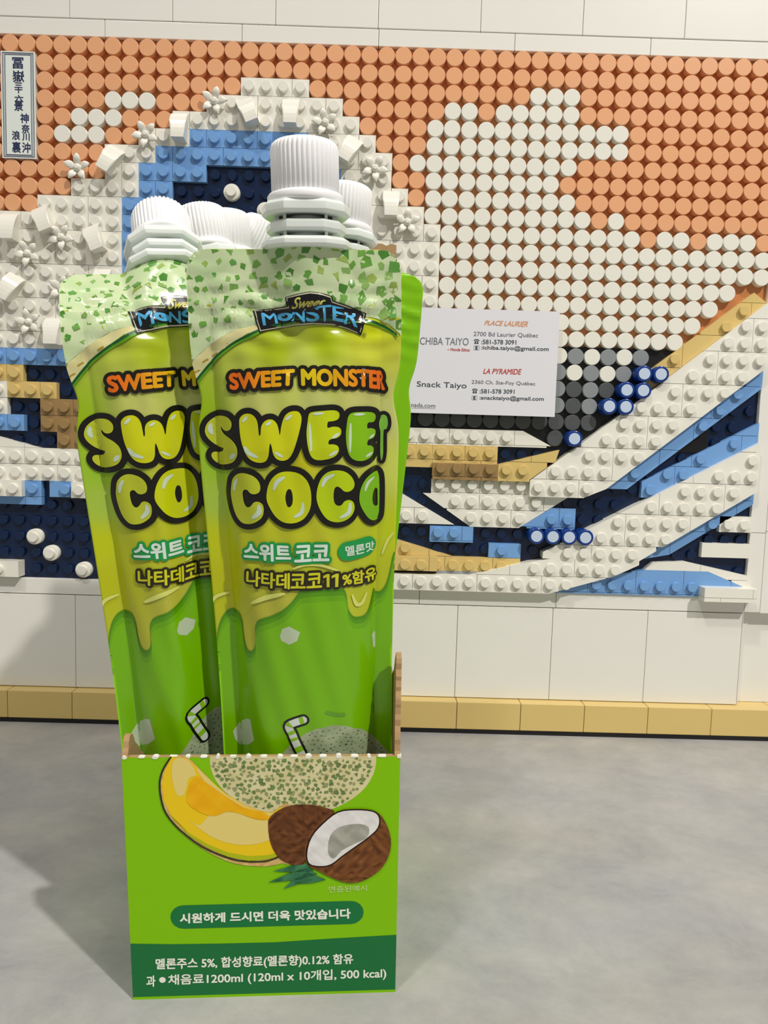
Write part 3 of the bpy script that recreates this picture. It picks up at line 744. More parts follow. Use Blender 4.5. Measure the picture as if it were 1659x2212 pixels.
for r in range(0, 23):
    for c in range(-2, 46):
        if r > 16 and not (25 <= c <= 42):
            continue
        if -1 < c < 2 and 0 < r < 7:
            continue
        if any(inside((c, r), R[2]) or edge_dist((c, r), R[2]) < 0.34 for R in RELIEF) or inside((c, r), navy_core):
            continue
        if r > 16 and c + (r - 13.4) * 1.22 > 45:
            continue
        if any(abs(c - x) < 0.9 and abs(r - y) < 0.9 for x, y in PIECES['round_brick']):
            continue
        tiles.append((tile_colour(c, r), c, r))
cx = [t for t in tiles if not (8 <= t[1] <= 22 and t[2] > 9)]
order = sorted(tiles, key=lambda t: (t[2] > 11 and t[1] < 31, t[2] > 9 and t[1] < 23, abs(t[1] - 26) + abs(t[2] - 5) * 1.2))
left = {}
n = 0
rest = Geo()
cols_used = ['peach', 'white', 'midgrey', 'darkgrey']
for col, c, r in order:
    n += 1
    j = random.uniform(-0.06, 0.06)
    if n <= 100:
        o = round_tile(col)
        o.location = (gx(c + j * 0.3) * MM, random.uniform(-0.08, 0.08) * MM, gz(r + j * 0.3) * MM)
        o.rotation_euler = (random.uniform(-0.012, 0.012), 0, random.uniform(-0.012, 0.012))
    else:
        rest.lathe(TILE, 32, 'y', cols_used.index(col), (gx(c + j * 0.3), random.uniform(-0.08, 0.08), gz(r + j * 0.3)))
o = rest.build('round_tiles', [M[q] for q in cols_used], mural)
o['kind'] = 'stuff'

# loose shapes on the relief
for c, r in PIECES['round_plate']:
    g = Geo()
    g.lathe([(3.9, 0), (3.9, 2.9), (3.7, 3.1)], 28, 'y', 0, (gx(c), lv(0), gz(r)))
    g.lathe([(2.45, 3.1), (2.45, 4.6), (2.3, 4.85)], 20, 'y', 0, (gx(c), lv(0), gz(r)))
    g.build('round_plate', M['white'], mural)
for c, r in PIECES['round_brick']:
    g = Geo()
    g.lathe([(3.9, 0), (3.9, 8.6), (3.7, 8.9), (3.3, 8.9)], 32, 'y', 0, (gx(c), lv(0), gz(r)))
    g.lathe([(2.75, 8.9), (2.75, 8.98)], 24, 'y', 1, (gx(c), lv(0), gz(r)))
    g.build('round_brick', [M['royal'], M['pale']], mural)
for i, (c, r) in enumerate(PIECES['curved_slope']):
    g = Geo()
    w, h = 7.8, 13.0
    prof = [(h / 2, 0)] + [(h / 2 - h * (1 - math.cos(t)) / 1.0, 7.2 * math.sin(t)) for t in np.linspace(0.25, math.pi / 2, 9)] + [(-h / 2, 0)]
    a = (-0.5, 0.0, 0.4, 0.0)[i % 4]
    vs = []
    for sx in (-w / 2, w / 2):
        for z, y in prof:
            x = sx * (1 - 0.25 * (z < 0))
            vs.append((gx(c) + x * math.cos(a) - z * math.sin(a), lv(1) - y, gz(r) + x * math.sin(a) + z * math.cos(a)))
    n_ = len(prof)
    g.add(vs, [tuple(range(n_)), tuple(reversed(range(n_, 2 * n_)))] + [(i2 + n_, (i2 + 1) % n_ + n_, (i2 + 1) % n_, i2) for i2 in range(n_)])
    g.build('curved_slope_brick', M['white'], mural)
def flower(c, r, k, a0):
    g = Geo()
    X, Y, Z = gx(c), lv(k), gz(r)
    for p in range(5):
        a = a0 + 2 * math.pi * p / 5
        ca, sa = math.cos(a), math.sin(a)
        vs = []
        nu, nv = 9, 8
        for i in range(nu):
            u = i / (nu - 1)
            wd = 1.75 * math.sin(math.pi * min(1, u * 0.93 + 0.07)) ** 0.8 + 0.05
            d_ = 0.8 + 5.6 * u
            lift = 1.2 + 2.2 * math.sin(u * 2.2)
            for j in range(nv):
                b = 2 * math.pi * j / nv
                s = wd * math.cos(b)
                t = 0.75 * math.sin(b) - 0.35 * (1 - abs(math.cos(b))) * (math.sin(b) > 0)
                vs.append((X + ca * d_ - sa * s, Y - lift - t, Z + sa * d_ + ca * s))
        g.add(vs, [(i * nv + j, i * nv + (j + 1) % nv, (i + 1) * nv + (j + 1) % nv, (i + 1) * nv + j) for i in range(nu - 1) for j in range(nv)] + [tuple(range(nv)), tuple(reversed(range((nu - 1) * nv, nu * nv)))], 0, True)
    g.lathe([(1.9, 0), (1.9, 2.2), (1.5, 3.4), (0.8, 4.0)], 14, 'y', 0, (X, Y, Z))
    g.build('petal_piece', M['white'], mural)
for i, (c, r) in enumerate(PIECES['flower']):
    flower(c, r, 1, 0.3 + i * 0.5)

# title plaque, upper left
sh = Sheet(0, 0)
INK = (38, 48, 84)
def pq(x, z):  # plaque pixels of the zoomed study -> mm on the plaque
    return (-4 + 16 * (x - 10) / 290, ZT - 4 - 48 * (z - 212) / 900)
sh.poly([(-4, ZT - 52), (12, ZT - 52), (12, ZT - 4), (-4, ZT - 4)], 0, (226, 232, 226))
for d_, w in ((0.9, 0.32), (1.5, 0.16), (2.0, 0.28)):
    a, b, c_, d2 = -4 + d_, 12 - d_, ZT - 52 + d_ * 0.8, ZT - 4 - d_ * 0.8
    for p in ([(a, c_), (b, c_)], [(b, c_), (b, d2)], [(b, d2), (a, d2)], [(a, d2), (a, c_)]):
        sh.stroke(p, w, 1, INK)
for ch, x, y, w, h in (('冨', 155, 310, 92, 92), ('嶽', 158, 420, 96, 92), ('三', 158, 495, 66, 42), ('十', 158, 535, 62, 52), ('六', 160, 607, 72, 58), ('景', 156, 668, 72, 82),
                       ('神', 205, 772, 70, 80), ('奈', 212, 860, 64, 74), ('川', 214, 930, 60, 60), ('沖', 216, 1020, 70, 86), ('浪', 130, 918, 66, 76), ('裏', 132, 1018, 72, 92)):
    sh.text(ch, [pq(x - w / 2, y + h / 2), pq(x + w / 2, y + h / 2), pq(x + w / 2, y - h / 2), pq(x - w / 2, y - h / 2)], 1, INK, 0.1)
V, Lr, Cc, Ff = sh.bake()
sub = np.stack([V[:, 0], -0.55 - 0.06 * Lr, V[:, 1]], 1)
g = Geo()
g.box(-3.9, 11.9, -0.5, 3.2, ZT - 51.9, ZT - 4.1, 0, 0.2)
pl = g.build('title_plaque', M['white'], mural)
mesh('plaque_lettering', sub, Ff, M['card'], pl, ink=Cc)

# ------------------------------------------------------------------ business card
card = empty('business_card', 'white business card with two shop addresses propped against the studs beside the pouches', 'business card')
CB, CT, CR = 159.15, 209.0, 262.0
sh = Sheet(0, 0)
CI = {'o': (214, 150, 110), 'g': (112, 114, 124), 'k': (70, 76, 84), 'r': (190, 84, 78)}
for s, q_, col, b in CARD['texts']:
    sh.text(s, q_, 1, CI[col], b * 3.2 + 0.02, shear=0.18 if col in 'or' else 0.0)
for x, z in CARD['phones']:
    sh.poly([(x - 1.1, z - 1.0), (x + 1.1, z - 1.0), (x + 0.75, z + 0.4), (x - 0.75, z + 0.4)], 1, CI['k'])
    sh.stroke([(x - 1.15, z + 0.55), (x - 0.7, z + 0.95), (x + 0.7, z + 0.95), (x + 1.15, z + 0.55)], 0.5, 1, CI['k'])
    sh.poly([(x + 0.3 * math.cos(t), z - 0.3 + 0.3 * math.sin(t)) for t in np.linspace(0, 6.28, 12)[:-1]], 2, (225, 225, 230))
for x, z in CARD['mails']:
    for p in ([(x - 1.2, z - 0.95), (x + 1.2, z - 0.95)], [(x + 1.2, z - 0.95), (x + 1.2, z + 0.95)], [(x + 1.2, z + 0.95), (x - 1.2, z + 0.95)], [(x - 1.2, z + 0.95), (x - 1.2, z - 0.95)]):
        sh.stroke(p, 0.16, 1, CI['g'])
    sh.text('E', [(x - 0.45, z - 0.65), (x + 0.45, z - 0.65), (x + 0.45, z + 0.65), (x - 0.45, z + 0.65)], 1, CI['k'], 0.12)
a, b = CARD['underline']
sh.stroke([a, b], 0.14, 1, CI['g'])
V, Lr, Cc, Ff = sh.bake()
g = Geo()
g.box(262 - 89, 262, -5.0, -4.65, CB, CT, 0)
M['paper'] = plain('white_card_paper', (226, 225, 232), 0.6, 0.3)
g.build('card_stock', M['paper'], card)
mesh('card_lettering', np.stack([V[:, 0], -5.0 - 0.05 * Lr, V[:, 1]], 1), Ff, M['card'], card, ink=Cc)

# ------------------------------------------------------------------ carton
A0 = np.array([119.3, -181.0, 0.0])
DX = np.array([66.7, 4.6, 0.0]) / math.hypot(66.7, 4.6)
NX = np.array([DX[1], -DX[0], 0.0])
ZX = np.array([0, 0, 1.0])
BW, BD, FH = 67.0, 78.0, 65.5
def bpt(u, e, z):  # across, depth behind the front foot, height
    return A0 + u * DX - e * NX + z * ZX
def front_pt(a, b, off=0.0):
    t = b / 65.5
    return A0 + (-1.8 * t + (a / 67.0) * (67.0 + 0.8 * t)) * DX + (3 * t + off) * NX + b * ZX
carton = empty('display_carton', 'green open-topped cardboard display carton printed with melon slice and coconut', 'display carton')

def slab(pts, name, mat_out, mat_in, thick, nrm, edge='kraft'):
    """a board: outer face on pts, inner face thick along nrm"""
    pts = np.array(pts, float)
    n = len(pts)
    inner = pts + np.array(nrm) * thick
    vs = np.concatenate([pts, inner])
    fs = [tuple(range(n)), tuple(reversed(range(n, 2 * n)))] + [(i + n, (i + 1) % n + n, (i + 1) % n, i) for i in range(n)]
    return mesh(name, vs, fs, [M[mat_out], M[mat_in], M[edge]], carton, matidx=[0, 1] + [2] * n)

rnd = random.Random(3)
def jag(p, q, n, amp):
    p, q = np.array(p, float), np.array(q, float)
    return [p + (q - p) * i / n + np.array([0, 0, rnd.uniform(-amp, amp)]) for i in range(1, n)]
# front board with its print
sh = Sheet(1.2, 1.2)
GREEN, DARK = (130, 194, 0), (28, 112, 58)
sh.poly([(0, 0), (67, 0), (67, 65.2), (0, 65.2)], 0, GREEN)
sh.poly([(0, 0.8)] + [(67, 0.8)] + [(67.0, BOX['band'][-1][1])] + BOX['band'][::-1][1:-1] + [(0, BOX['band'][0][1])], 1, DARK)
def blotch(c1, c2, f, seed):
    ph = np.random.RandomState(seed).uniform(0, 6, 8)
    def fn(V):
        x, z = V[:, 0], V[:, 1]
        n = np.sin(f * x + ph[0] + 2 * np.sin(.9 * f * z + ph[1])) + np.sin(1.7 * f * z + ph[2] + 1.6 * np.sin(1.3 * f * x + ph[3])) + .6 * np.sin(3.1 * f * (x + z) + ph[4])
        t = np.clip(n / 4.5 + .5, 0, 1)[:, None]
        return np.array(lin(c1)) * (1 - t) + np.array(lin(c2)) * t
    return fn
(a, b), w = BOX['pill']
sh.stroke([a, b], w, 1, (26, 116, 62))
# netted melon
mel = BOX['melon']
melon_outline = mel
sh.poly(mel, 1, blotch((206, 196, 140), (222, 214, 168), .5, 2))
mx0, mx1 = min(p[0] for p in mel), max(p[0] for p in mel)
mz0, mz1 = min(p[1] for p in mel), max(p[1] for p in mel)
rp = random.Random(8)
def patches(sheet, test, x0, x1, z0, z1, step, fill, layer, cols, stretch=1.0, grow=0.0):
    r = 0
    z = z0
    while z < z1:
        x = x0 + (step * 0.5 if r % 2 else 0)
        while x < x1:
            cx_, cz_ = x + rp.uniform(-.28, .28) * step, z + rp.uniform(-.28, .28) * step
            if test((cx_, cz_)):
                n = rp.choice((4, 4, 5, 5, 3))
                a0 = rp.uniform(0, 6.28)
                rad = step * fill * rp.uniform(.65, 1.15) * (1 + grow * (cx_ - (x0 + x1) / 2) / (x1 - x0))
                pts = []
                for i in range(n):
                    a = a0 + 2 * math.pi * (i + rp.uniform(-.22, .22)) / n
                    rr = rad * rp.uniform(.75, 1.2)
                    pts.append((cx_ + rr * math.cos(a), cz_ + rr * math.sin(a) * stretch))
                sheet.poly(pts, layer, rp.choice(cols))
            x += step
        z += step * .86
        r += 1
patches(sh, lambda p: inside(p, mel) and edge_dist(p, mel) > .5, mx0, mx1, mz0, mz1, 1.38, .47, 2, [(122, 140, 84), (134, 148, 96), (104, 126, 74), (148, 154, 106), (112, 140, 78)])
# slice
sh.poly(smooth_closed(BOX['rind'], 2), 3, blotch((196, 150, 84), (226, 196, 132), 1.6, 4))
def flesh(V):
    x, z = V[:, 0], V[:, 1]
    t = smoothstep(42, 30, z)[:, None] * .55
    return np.array(lin((236, 200, 26))) * (1 - t) + np.array(lin((206, 204, 24))) * t
sh.poly(BOX['flesh'], 4, flesh)
sh.poly(BOX['edge'], 5, (176, 188, 20))
for p in BOX['cream']:
    sh.poly(smooth_closed(p, 3), 5, (228, 208, 122))
for p in BOX['core']:
    sh.poly(smooth_closed(p, 3), 6, blotch((232, 168, 6), (240, 186, 20), .7, 6))
sh.stroke(smooth_open(BOX['rindline'], 3), .42, 6, (46, 54, 22))
for p in BOX['leaves']:
    sh.poly(p, 6, blotch((30, 88, 56), (74, 138, 96), 1.1, 3))
husk = blotch((66, 34, 14), (128, 78, 42), 1.7, 9)
sh.poly(smooth_closed(BOX['nut_back'], 3), 7, husk)
sh.poly(smooth_closed(BOX['nut'], 3), 8, blotch((74, 38, 16), (140, 88, 46), 2.1, 12))
nw = smooth_closed(BOX['nut_white'], 3)
sh.stroke(nw + nw[:2], .75, 9, (44, 24, 16))
sh.poly(nw, 10, blotch((214, 212, 210), (238, 236, 232), 1.0, 1))
sh.poly(smooth_closed(BOX['nut_hollow'], 3), 11, blotch((146, 146, 132), (178, 178, 166), .8, 2))
for p in BOX['dot']:
    sh.poly([(p[0] + .82 * math.cos(t), p[1] + .82 * math.sin(t)) for t in np.linspace(0, 6.283, 19)[:-1]], 3, (236, 240, 226))
for s, q_, col, b in BOX['texts']:
    sh.text(s, q_, 3, (236, 240, 226) if col == 'w' else (206, 228, 150), b * 3.2)
V, Lr, Cc, Ff = sh.bake()
PV = np.array([front_pt(x, z, 0.04 * l_) for (x, z), l_ in zip(V, Lr)])
fp = slab([front_pt(.3, .2, -.08), front_pt(66.7, .2, -.08), front_pt(66.7, 65.2, -.08), front_pt(.3, 65.2, -.08)], 'front_panel', 'carton_green', 'kraft', 1.5, -NX)
mesh('printed_front', PV, Ff, M['carton'], fp, ink=Cc)
# torn perforation along the front's upper edge
g = Geo()
for i in range(19):
    a = 0.8 + i * 3.65 + rnd.uniform(-.25, .25)
    if i % 2 == 0:
        h, w = rnd.uniform(.35, .6), rnd.uniform(.45, .75)
    else:
        h, w = rnd.uniform(.1, .22), rnd.uniform(.7, 1.1)
    ps = []
    for t in np.linspace(0, 2 * math.pi, 9)[:-1]:
        ps.append((a + w * math.cos(t) * rnd.uniform(.8, 1.15), 65.2 + h * math.sin(t) * rnd.uniform(.7, 1.2)))
    f0 = [front_pt(x, z, .12) for x, z in ps]
    f1 = [front_pt(x, z, -1.3) for x, z in ps]
    g.add(f0 + f1, [tuple(range(8)), tuple(reversed(range(8, 16)))] + [(j + 8, (j + 1) % 8 + 8, (j + 1) % 8, j) for j in range(8)])
o = g.build('torn_edge', M['torn'], fp)
o['label'] = 'white torn paper nubs along the perforated edge'
# sides, back and bottom
def side_pt(right, e, z):
    t = min(z, 70) / 65.5
    sh_ = 3 * t * max(0, 1 - e / 20)
    return bpt((BW - 1.0 * t + 2.4 * e / BD) if right else (-1.8 * t), e - sh_, z)
right_prof = [(0.05, 0), (BD, 0), (BD, 72), (24, 76), (10, 84), (5.5, 90), (3.6, 89), (2.6, 82), (1.6, 74), (0.8, 68), (0.05, 65)]
left_prof = [(0.05, 0), (BD, 0), (BD, 58), (14, 59), (8, 64), (4.5, 69), (2.5, 69.5), (1.2, 67), (0.05, 65)]
def jagged(prof, right):
    out = []
    for i, (e, z) in enumerate(prof):
        out.append(side_pt(right, e, z))
        if i >= 3 and i < len(prof) - 1:
            e2, z2 = prof[i + 1]
            k = max(2, int(math.hypot(e2 - e, z2 - z) / 1.3))
            for j in range(1, k):
                t = j / k
                out.append(side_pt(right, e + (e2 - e) * t + rnd.uniform(-.35, .35), z + (z2 - z) * t + rnd.uniform(-.35, .35)))
    return out
slab(jagged(right_prof, True), 'side_panel', 'carton_green', 'kraft', 1.4, -DX)
slab(jagged(left_prof, False)[::-1], 'side_panel', 'carton_green', 'kraft', 1.4, DX)
top = [bpt(BW + .9, BD, 211)] + jag(bpt(BW + .9, BD, 211), bpt(0, BD, 211), 40, .8) + [bpt(0, BD, 211)]
slab(([bpt(0, BD, 0), bpt(BW + 2, BD, 0)] + top)[::-1], 'back_panel', 'carton_green', 'kraft', 1.4, NX)
slab([bpt(0, 0, .05), bpt(0, BD, .05), bpt(BW, BD, .05), bpt(BW, 0, .05)], 'bottom_panel', 'carton_green', 'kraft', 1.2, ZX)

# ------------------------------------------------------------------ pouches
H = 186.0
def hw(z): return 22.2 + 2.8 * smoothstep(70, 175, z)
def hwo(z):
    base = hw(z)
    k = np.clip((z - (H - 5)) / 5, 0, 1)
    base = base - 5 * (1 - np.sqrt(np.clip(1 - k * k, 0, 1)))
    return base - 1.6 * np.exp(-((z - 152) / 5.5) ** 2)
def amp(z): return np.interp(z, [0, 6, 25, 110, 140, 160, 172, 180, 186], [1, 4, 7.5, 8, 7, 4.2, 2.0, 0.8, 0.25])
class Shape:
    def __init__(self, squash=False, bend=0.0, zb=172.0, scale=1.0, seed=0, back=1.0, cx=0.0):
        self.squash, self.bend, self.zb, self.k, self.back, self.cx = squash, bend, zb, scale, back, cx
        self.ph = np.random.RandomState(seed).uniform(0, 6, 6)
    def f(self, x, z):
        h = hw(z) - 5.0
        q = np.clip(np.abs(x) / h, 0, 1)
        a = self.k * amp(z) * np.power(np.clip(1 - np.power(q, 3.0), 0, 1), .82)
        s = 5.2 * np.power(np.clip(np.cos(np.clip((x - self.cx) / 10.5, -1, 1) * np.pi / 2), 0, 1), .9) * smoothstep(150, 178, z)
        r = np.maximum(a, s) + 0.2
        p = self.ph
        near = np.exp(-((z - 172) / 9.0) ** 2)
        r = r + near * (0.34 * np.sin(1.5 * z + 1.2 * np.sin(.33 * x + p[0]) + p[1]) + .22 * np.sin(.9 * z + .5 * x + p[2]))
        body = smoothstep(0, 2.5, a)
        r = r + body * (.16 * np.sin(.22 * z + .9 * x + p[3]) + .12 * np.sin(.5 * x - .09 * z + p[4]))
        r = r - .8 * np.exp(-(((x - 18.3) + .12 * (z - 140)) / 1.3) ** 2) * np.exp(-((z - 128) / 22.0) ** 2)
        if self.squash:
            r = .2 + (r - .2) * (1 - .8 * smoothstep(-8, 2, x) * smoothstep(186, 168, z))
        return np.maximum(r, .15)
    def place(self, x, y, z):
        x, y, z = (np.asarray(q, float) for q in (x, y, z))
        if self.bend:
            w = 5.0
            s = np.clip(z - (self.zb - w), 0, None)
            R_ = 2 * w / self.bend
            th = np.clip(s / (2 * w), 0, 1) * self.bend
            over = np.clip(s - 2 * w, 0, None)
            zc = np.where(s > 0, (self.zb - w) + R_ * np.sin(th) + over * math.cos(self.bend), z)
            yc = np.where(s > 0, R_ * (1 - np.cos(th)) + over * math.sin(self.bend), 0)
            z2 = zc - y * np.sin(th) * 1.0
            y2 = yc + y * np.cos(th)
            return np.stack([x, y2, z2], -1)
        return np.stack([x, y, z], -1)

# the print of the pouch front
def inkfield(anch):
    xy = np.array([a[0] for a in anch])
    cc = np.array([lin(a[1]) for a in anch])
    def fn(V):
        d2 = ((V[:, None, :] - xy[None]) ** 2 * np.array([1.4, 1.0])).sum(2) + 2.0
        w = 1 / d2 ** 1.4
        return (w[:, :, None] * cc[None]).sum(1) / w.sum(1)[:, None]
    return fn
lime = inkfield(ART['anch'])
fr = Sheet(.8, 1.6)
drip = smooth_open(ART['drip'], 3)
for i, (dz, col) in enumerate(((0, (72, 138, 2)), (-.8, (86, 150, 2)), (-1.8, (104, 170, 0)), (-3.2, (116, 180, 0)))):
    fr.poly([(-26, .5)] + [(-26, drip[0][1] + dz)] + [(x, z + dz) for x, z in drip] + [(26, drip[-1][1] + dz), (26, .5)], 1 + i * .5, col)
def pale_lime(V):
    return np.tile(lin((205, 212, 96)), (len(V), 1))
for p, w in ART['drip_hl']:
    fr.stroke(smooth_open(p, 4), w, 2.6, (212, 218, 112), taper=True)
for p in ART['cubes']:
    fr.poly(p, 3, (184, 200, 168))
fr.poly([(x, z) for x, z in ART['melon']] + [(22, 57), (26, 50), (26, 30), (-8, 30)], 3, blotch((138, 154, 118), (168, 180, 146), .6, 3))
mel2 = list(ART['melon']) + [(22, 57), (26, 50), (26, 40), (-8, 40)]
patches(fr, lambda p: inside(p, mel2) and edge_dist(p, mel2) > .5, -12, 22, 48, 70, 1.35, .27, 3.5, [(62, 88, 66), (84, 106, 80), (98, 122, 92)], .6)
fr.stroke(smooth_open(ART['vine'], 4), 1.0, 4, (96, 156, 40))
sw = ART['straw_w']
st_ = smooth_open(ART['straw'], 6)
fr.stroke(st_, sw, 4, (24, 28, 20))
fr.stroke(st_, sw * .62, 4.5, (206, 216, 206))
for i in range(0, len(st_) - 2, 5):
    fr.stroke(st_[i:i + 3], sw * .62, 5, (134, 190, 30), caps=False)
# net and rind
ne = smooth_open(ART['net_edge'], 4)
net = [(-26, 187)] + [(-26, ne[0][1] - 3)] + ne + [(26, ne[-1][1] - 2), (26, 187)]
fr.poly(net, 1, blotch((190, 214, 160), (206, 218, 176), .35, 7))
patches(fr, lambda p: inside(p, net) and edge_dist(p, net) > 1.0 and abs(p[0]) < 25, -25, 25, 148, 186, 3.1, .40, 1.8, [(96, 152, 58), (118, 168, 76), (78, 138, 50), (134, 174, 92), (150, 176, 84), (98, 158, 70)], 1.0, .5)
fr.poly(ART['cream'], 2.2, blotch((206, 200, 136), (216, 210, 156), .8, 5))
cr = ART['cream']
for i in range(7):
    t = i / 7
    k = t * 5
    j = int(k)
    x = ART['net_edge'][j][0] + (ART['net_edge'][j + 1][0] - ART['net_edge'][j][0]) * (k - j)
    z = ART['net_edge'][j][1] + (ART['net_edge'][j + 1][1] - ART['net_edge'][j][1]) * (k - j)
    fr.stroke([(x + .6, z - 1.9 - .5 * (i % 2)), (x + 1.7, z - 1.3 - .5 * (i % 2))], .42, 2.6, (164, 142, 50))
arc = smooth_open(ART['arc'], 4)
fr.stroke(arc, .55, 3, (16, 84, 34))
fr.stroke([(x + .25, z - .45) for x, z in arc], .5, 2.8, (90, 150, 20))
# badge
fr.poly(ART['badge'], 4, (18, 18, 20))
fr.stroke(ART['badge_line'], ART['badge_w'], 5, (186, 184, 156))
BLUE = (76, 166, 212)
for ch, q_ in ART['mon']:
    fr.text(ch, q_, 5.2, BLUE, .09)
rg = ART['ring']
rc = (sum(p[0] for p in rg) / len(rg), sum(p[1] for p in rg) / len(rg))
fr.stroke(rg + rg[:1], .3, 5.4, (16, 20, 24))
fr.poly(rg, 5.2, BLUE)
fr.poly([(rc[0] + (p[0] - rc[0]) * .38, rc[1] + (p[1] - rc[1]) * .38) for p in rg], 5.6, (18, 18, 20))
fr.text('Sweet', ART['sweet'], 6, (214, 206, 96), .06, shear=.25)
(rx, rz), rs = ART['reg']
fr.stroke([(rx + .42 * math.cos(t), rz + .42 * math.sin(t)) for t in np.linspace(0, 6.283, 15)], .1, 5, (40, 48, 12), caps=False)
fr.text('R', [(rx - .18, rz - .24), (rx + .18, rz - .24), (rx + .18, rz + .24), (rx - .18, rz + .24)], 5, (40, 48, 12), .02)
# orange line
xs_ = [p[0] for _, q_ in ART['orange'] for p in q_]
ox0, ox1 = min(xs_), max(xs_)
def orange(V):
    t = (V[:, 0] - ox0) / (ox1 - ox0)
    s = np.clip(1 - np.abs(t - .5) * 2.3, 0, 1)[:, None]
    return np.array(lin((226, 104, 14))) * (1 - s) + np.array(lin((218, 196, 12))) * s
for s, q_ in ART['orange']:
    fr.text(s, q_, 6.6, orange, .24, outline=(.85, 4.5, (26, 22, 12)))
# bubble letters
cols = {'S': (186, 196, 44), 'W': (196, 200, 14), 'E': (184, 200, 10), 'e': (128, 184, 10), 'T': (120, 180, 60), 'C': (184, 194, 44), 'O': (192, 202, 10), 'c': (176, 200, 8), 'o': (122, 184, 20)}  # S and C carry the shading of the pouch's left side in their colour
for k, p in ART['bubble'].items():
    sp = smooth_closed(p, 3)
    V, F = fr.raw(sp, [list(range(len(sp)))], 7.2, cols[k])
    fr.spread(V, F, 1.38 if k != 'T' else .9, 4, (22, 20, 12), 18)
for p in ART['holes']:
    fr.poly(smooth_closed(p, 3), 8.2, (22, 20, 12))
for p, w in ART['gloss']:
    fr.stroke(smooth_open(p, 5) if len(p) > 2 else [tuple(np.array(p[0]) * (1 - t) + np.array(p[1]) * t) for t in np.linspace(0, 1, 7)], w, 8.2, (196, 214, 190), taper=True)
# hangul lines
for s, q_ in ART['hangul']:
    fr.text(s, q_, 6.4, (212, 230, 216), .17, outline=(.62, 4.5, (22, 150, 70)))
(a, b), w = ART['pill']
fr.stroke([a, b], w, 4.6, (22, 150, 70))
s, q_ = ART['pilltext']
fr.text(s, q_, 6.2, (206, 226, 206), .08)
for s, q_ in ART['nata']:
    fr.text(s, q_, 6.6, (206, 204, 30), .2 * .6 if s != '1' else .02, outline=(.62, 4.5, (38, 34, 10)))
FRONT = fr.bake()

def film_mesh(shape, name, printed_front=True, plain_green=False):
    nx, nz = 125, 190
    qs = np.linspace(-1, 1, nx)
    zs = np.linspace(0.3, H, nz)
    Q, Zg = np.meshgrid(qs, zs)
    X = Q * hwo(Zg)
    Yf = -shape.f(X, Zg)
    Yb = .25 + (shape.f(X, Zg) - .2) * .35 * shape.back
    edge = (np.abs(Q) > .999) | (Zg > H - .01)
    front = shape.place(X, np.where(edge, -.12, Yf), Zg).reshape(-1, 3)
    back = shape.place(X, np.where(edge, .12, Yb), Zg).reshape(-1, 3)
    flat = np.stack([X.ravel(), Zg.ravel()], 1)
    verts = [front, back]
    green = np.array(lin((128, 190, 4)))
    if plain_green:
        base = np.tile(green, (len(flat), 1))
    else:
        base = lime(flat)
    inks = [base, np.tile(green, (len(flat), 1))]
    faces = []
    nv = nx * nz
    for j in range(nz - 1):
        for i in range(nx - 1):
            a = j * nx + i
            faces.append((a, a + 1, a + nx + 1, a + nx))
            faces.append((nv + a + nx, nv + a + nx + 1, nv + a + 1, nv + a))
    for j in range(nz - 1):
        a, b = j * nx, (j + 1) * nx
        faces.append((a, b, nv + b, nv + a))
        a, b = a + nx - 1, b + nx - 1
        faces.append((b, a, nv + a, nv + b))
    for i in range(nx - 1):
        a = (nz - 1) * nx + i
        faces.append((a, a + 1, nv + a + 1, nv + a))
        a = i
        faces.append((a + 1, a, nv + a, nv + a + 1))
    o = 2 * nv
    if printed_front:
        V, Lr, Cc, Ff = FRONT
        z = np.clip(V[:, 1], .4, H - .15)
        lim = hwo(z) - .05
        x = np.clip(V[:, 0], -lim, lim)
        f0 = shape.f(x, z)
        e = .15
        fx = (shape.f(np.clip(x + e, -lim, lim), z) - shape.f(np.clip(x - e, -lim, lim), z)) / (2 * e)
        fz = (shape.f(x, z + e) - shape.f(x, z - e)) / (2 * e)
        nl = np.sqrt(1 + fx * fx + fz * fz)
        off = .12 + .05 * Lr
        verts.append(shape.place(x - off * fx / nl, -(f0 + off / nl), z - off * fz / nl))
        inks.append(Cc)
        faces += [tuple(i + o for i in f) for f in Ff]
    return mesh(name, np.concatenate(verts), faces, M['film'], None, smooth=True, ink=np.concatenate(inks))

def cap_geo():
    g = Geo()
    n = 44 * 6
    wave = [0, 0, .05, .42, .42, .05]
    prof = [(7.2, 197.3), (7.75, 197.6), (7.75, 207.2), (7.45, 208.1), (6.9, 208.6), (6.0, 208.9)]
    def rib(k, i):
        return wave[i % 6] * (1.0 if 1 <= k <= 3 else .6 if k == 4 else 0)
    g.lathe(prof, n, 'z', 0, rib=rib)
    return g
def skirt_geo():
    g = Geo()
    g.lathe([(7.9, 195.4), (8.6, 195.6), (8.75, 196.1), (8.75, 197.0), (8.4, 197.5), (7.6, 197.8)], 48)
    return g
def collar(g, z0, z1, wx, wy, b):
    """boat-shaped flange: eight-sided with softened edges"""
    out = []
    prof = [(1 - b / wx, z0), (1, z0 + b), (1, z1 - b), (1 - b / wx, z1)]
    pts = [(-wx, 0), (-wx * .86, -wy * .62), (-wx * .45, -wy), (wx * .45, -wy), (wx * .86, -wy * .62), (wx, 0), (wx * .86, wy * .62), (wx * .45, wy), (-wx * .45, wy), (-wx * .86, wy * .62)]
    n = len(pts)
    vs = [(x * s, y * s, z) for s, z in prof for x, y in pts]
    fs = [(k * n + i, k * n + (i + 1) % n, (k + 1) * n + (i + 1) % n, (k + 1) * n + i) for k in range(3) for i in range(n)]
    fs += [tuple(reversed(range(n))), tuple(range(3 * n, 4 * n))]
    g.add(vs, fs)
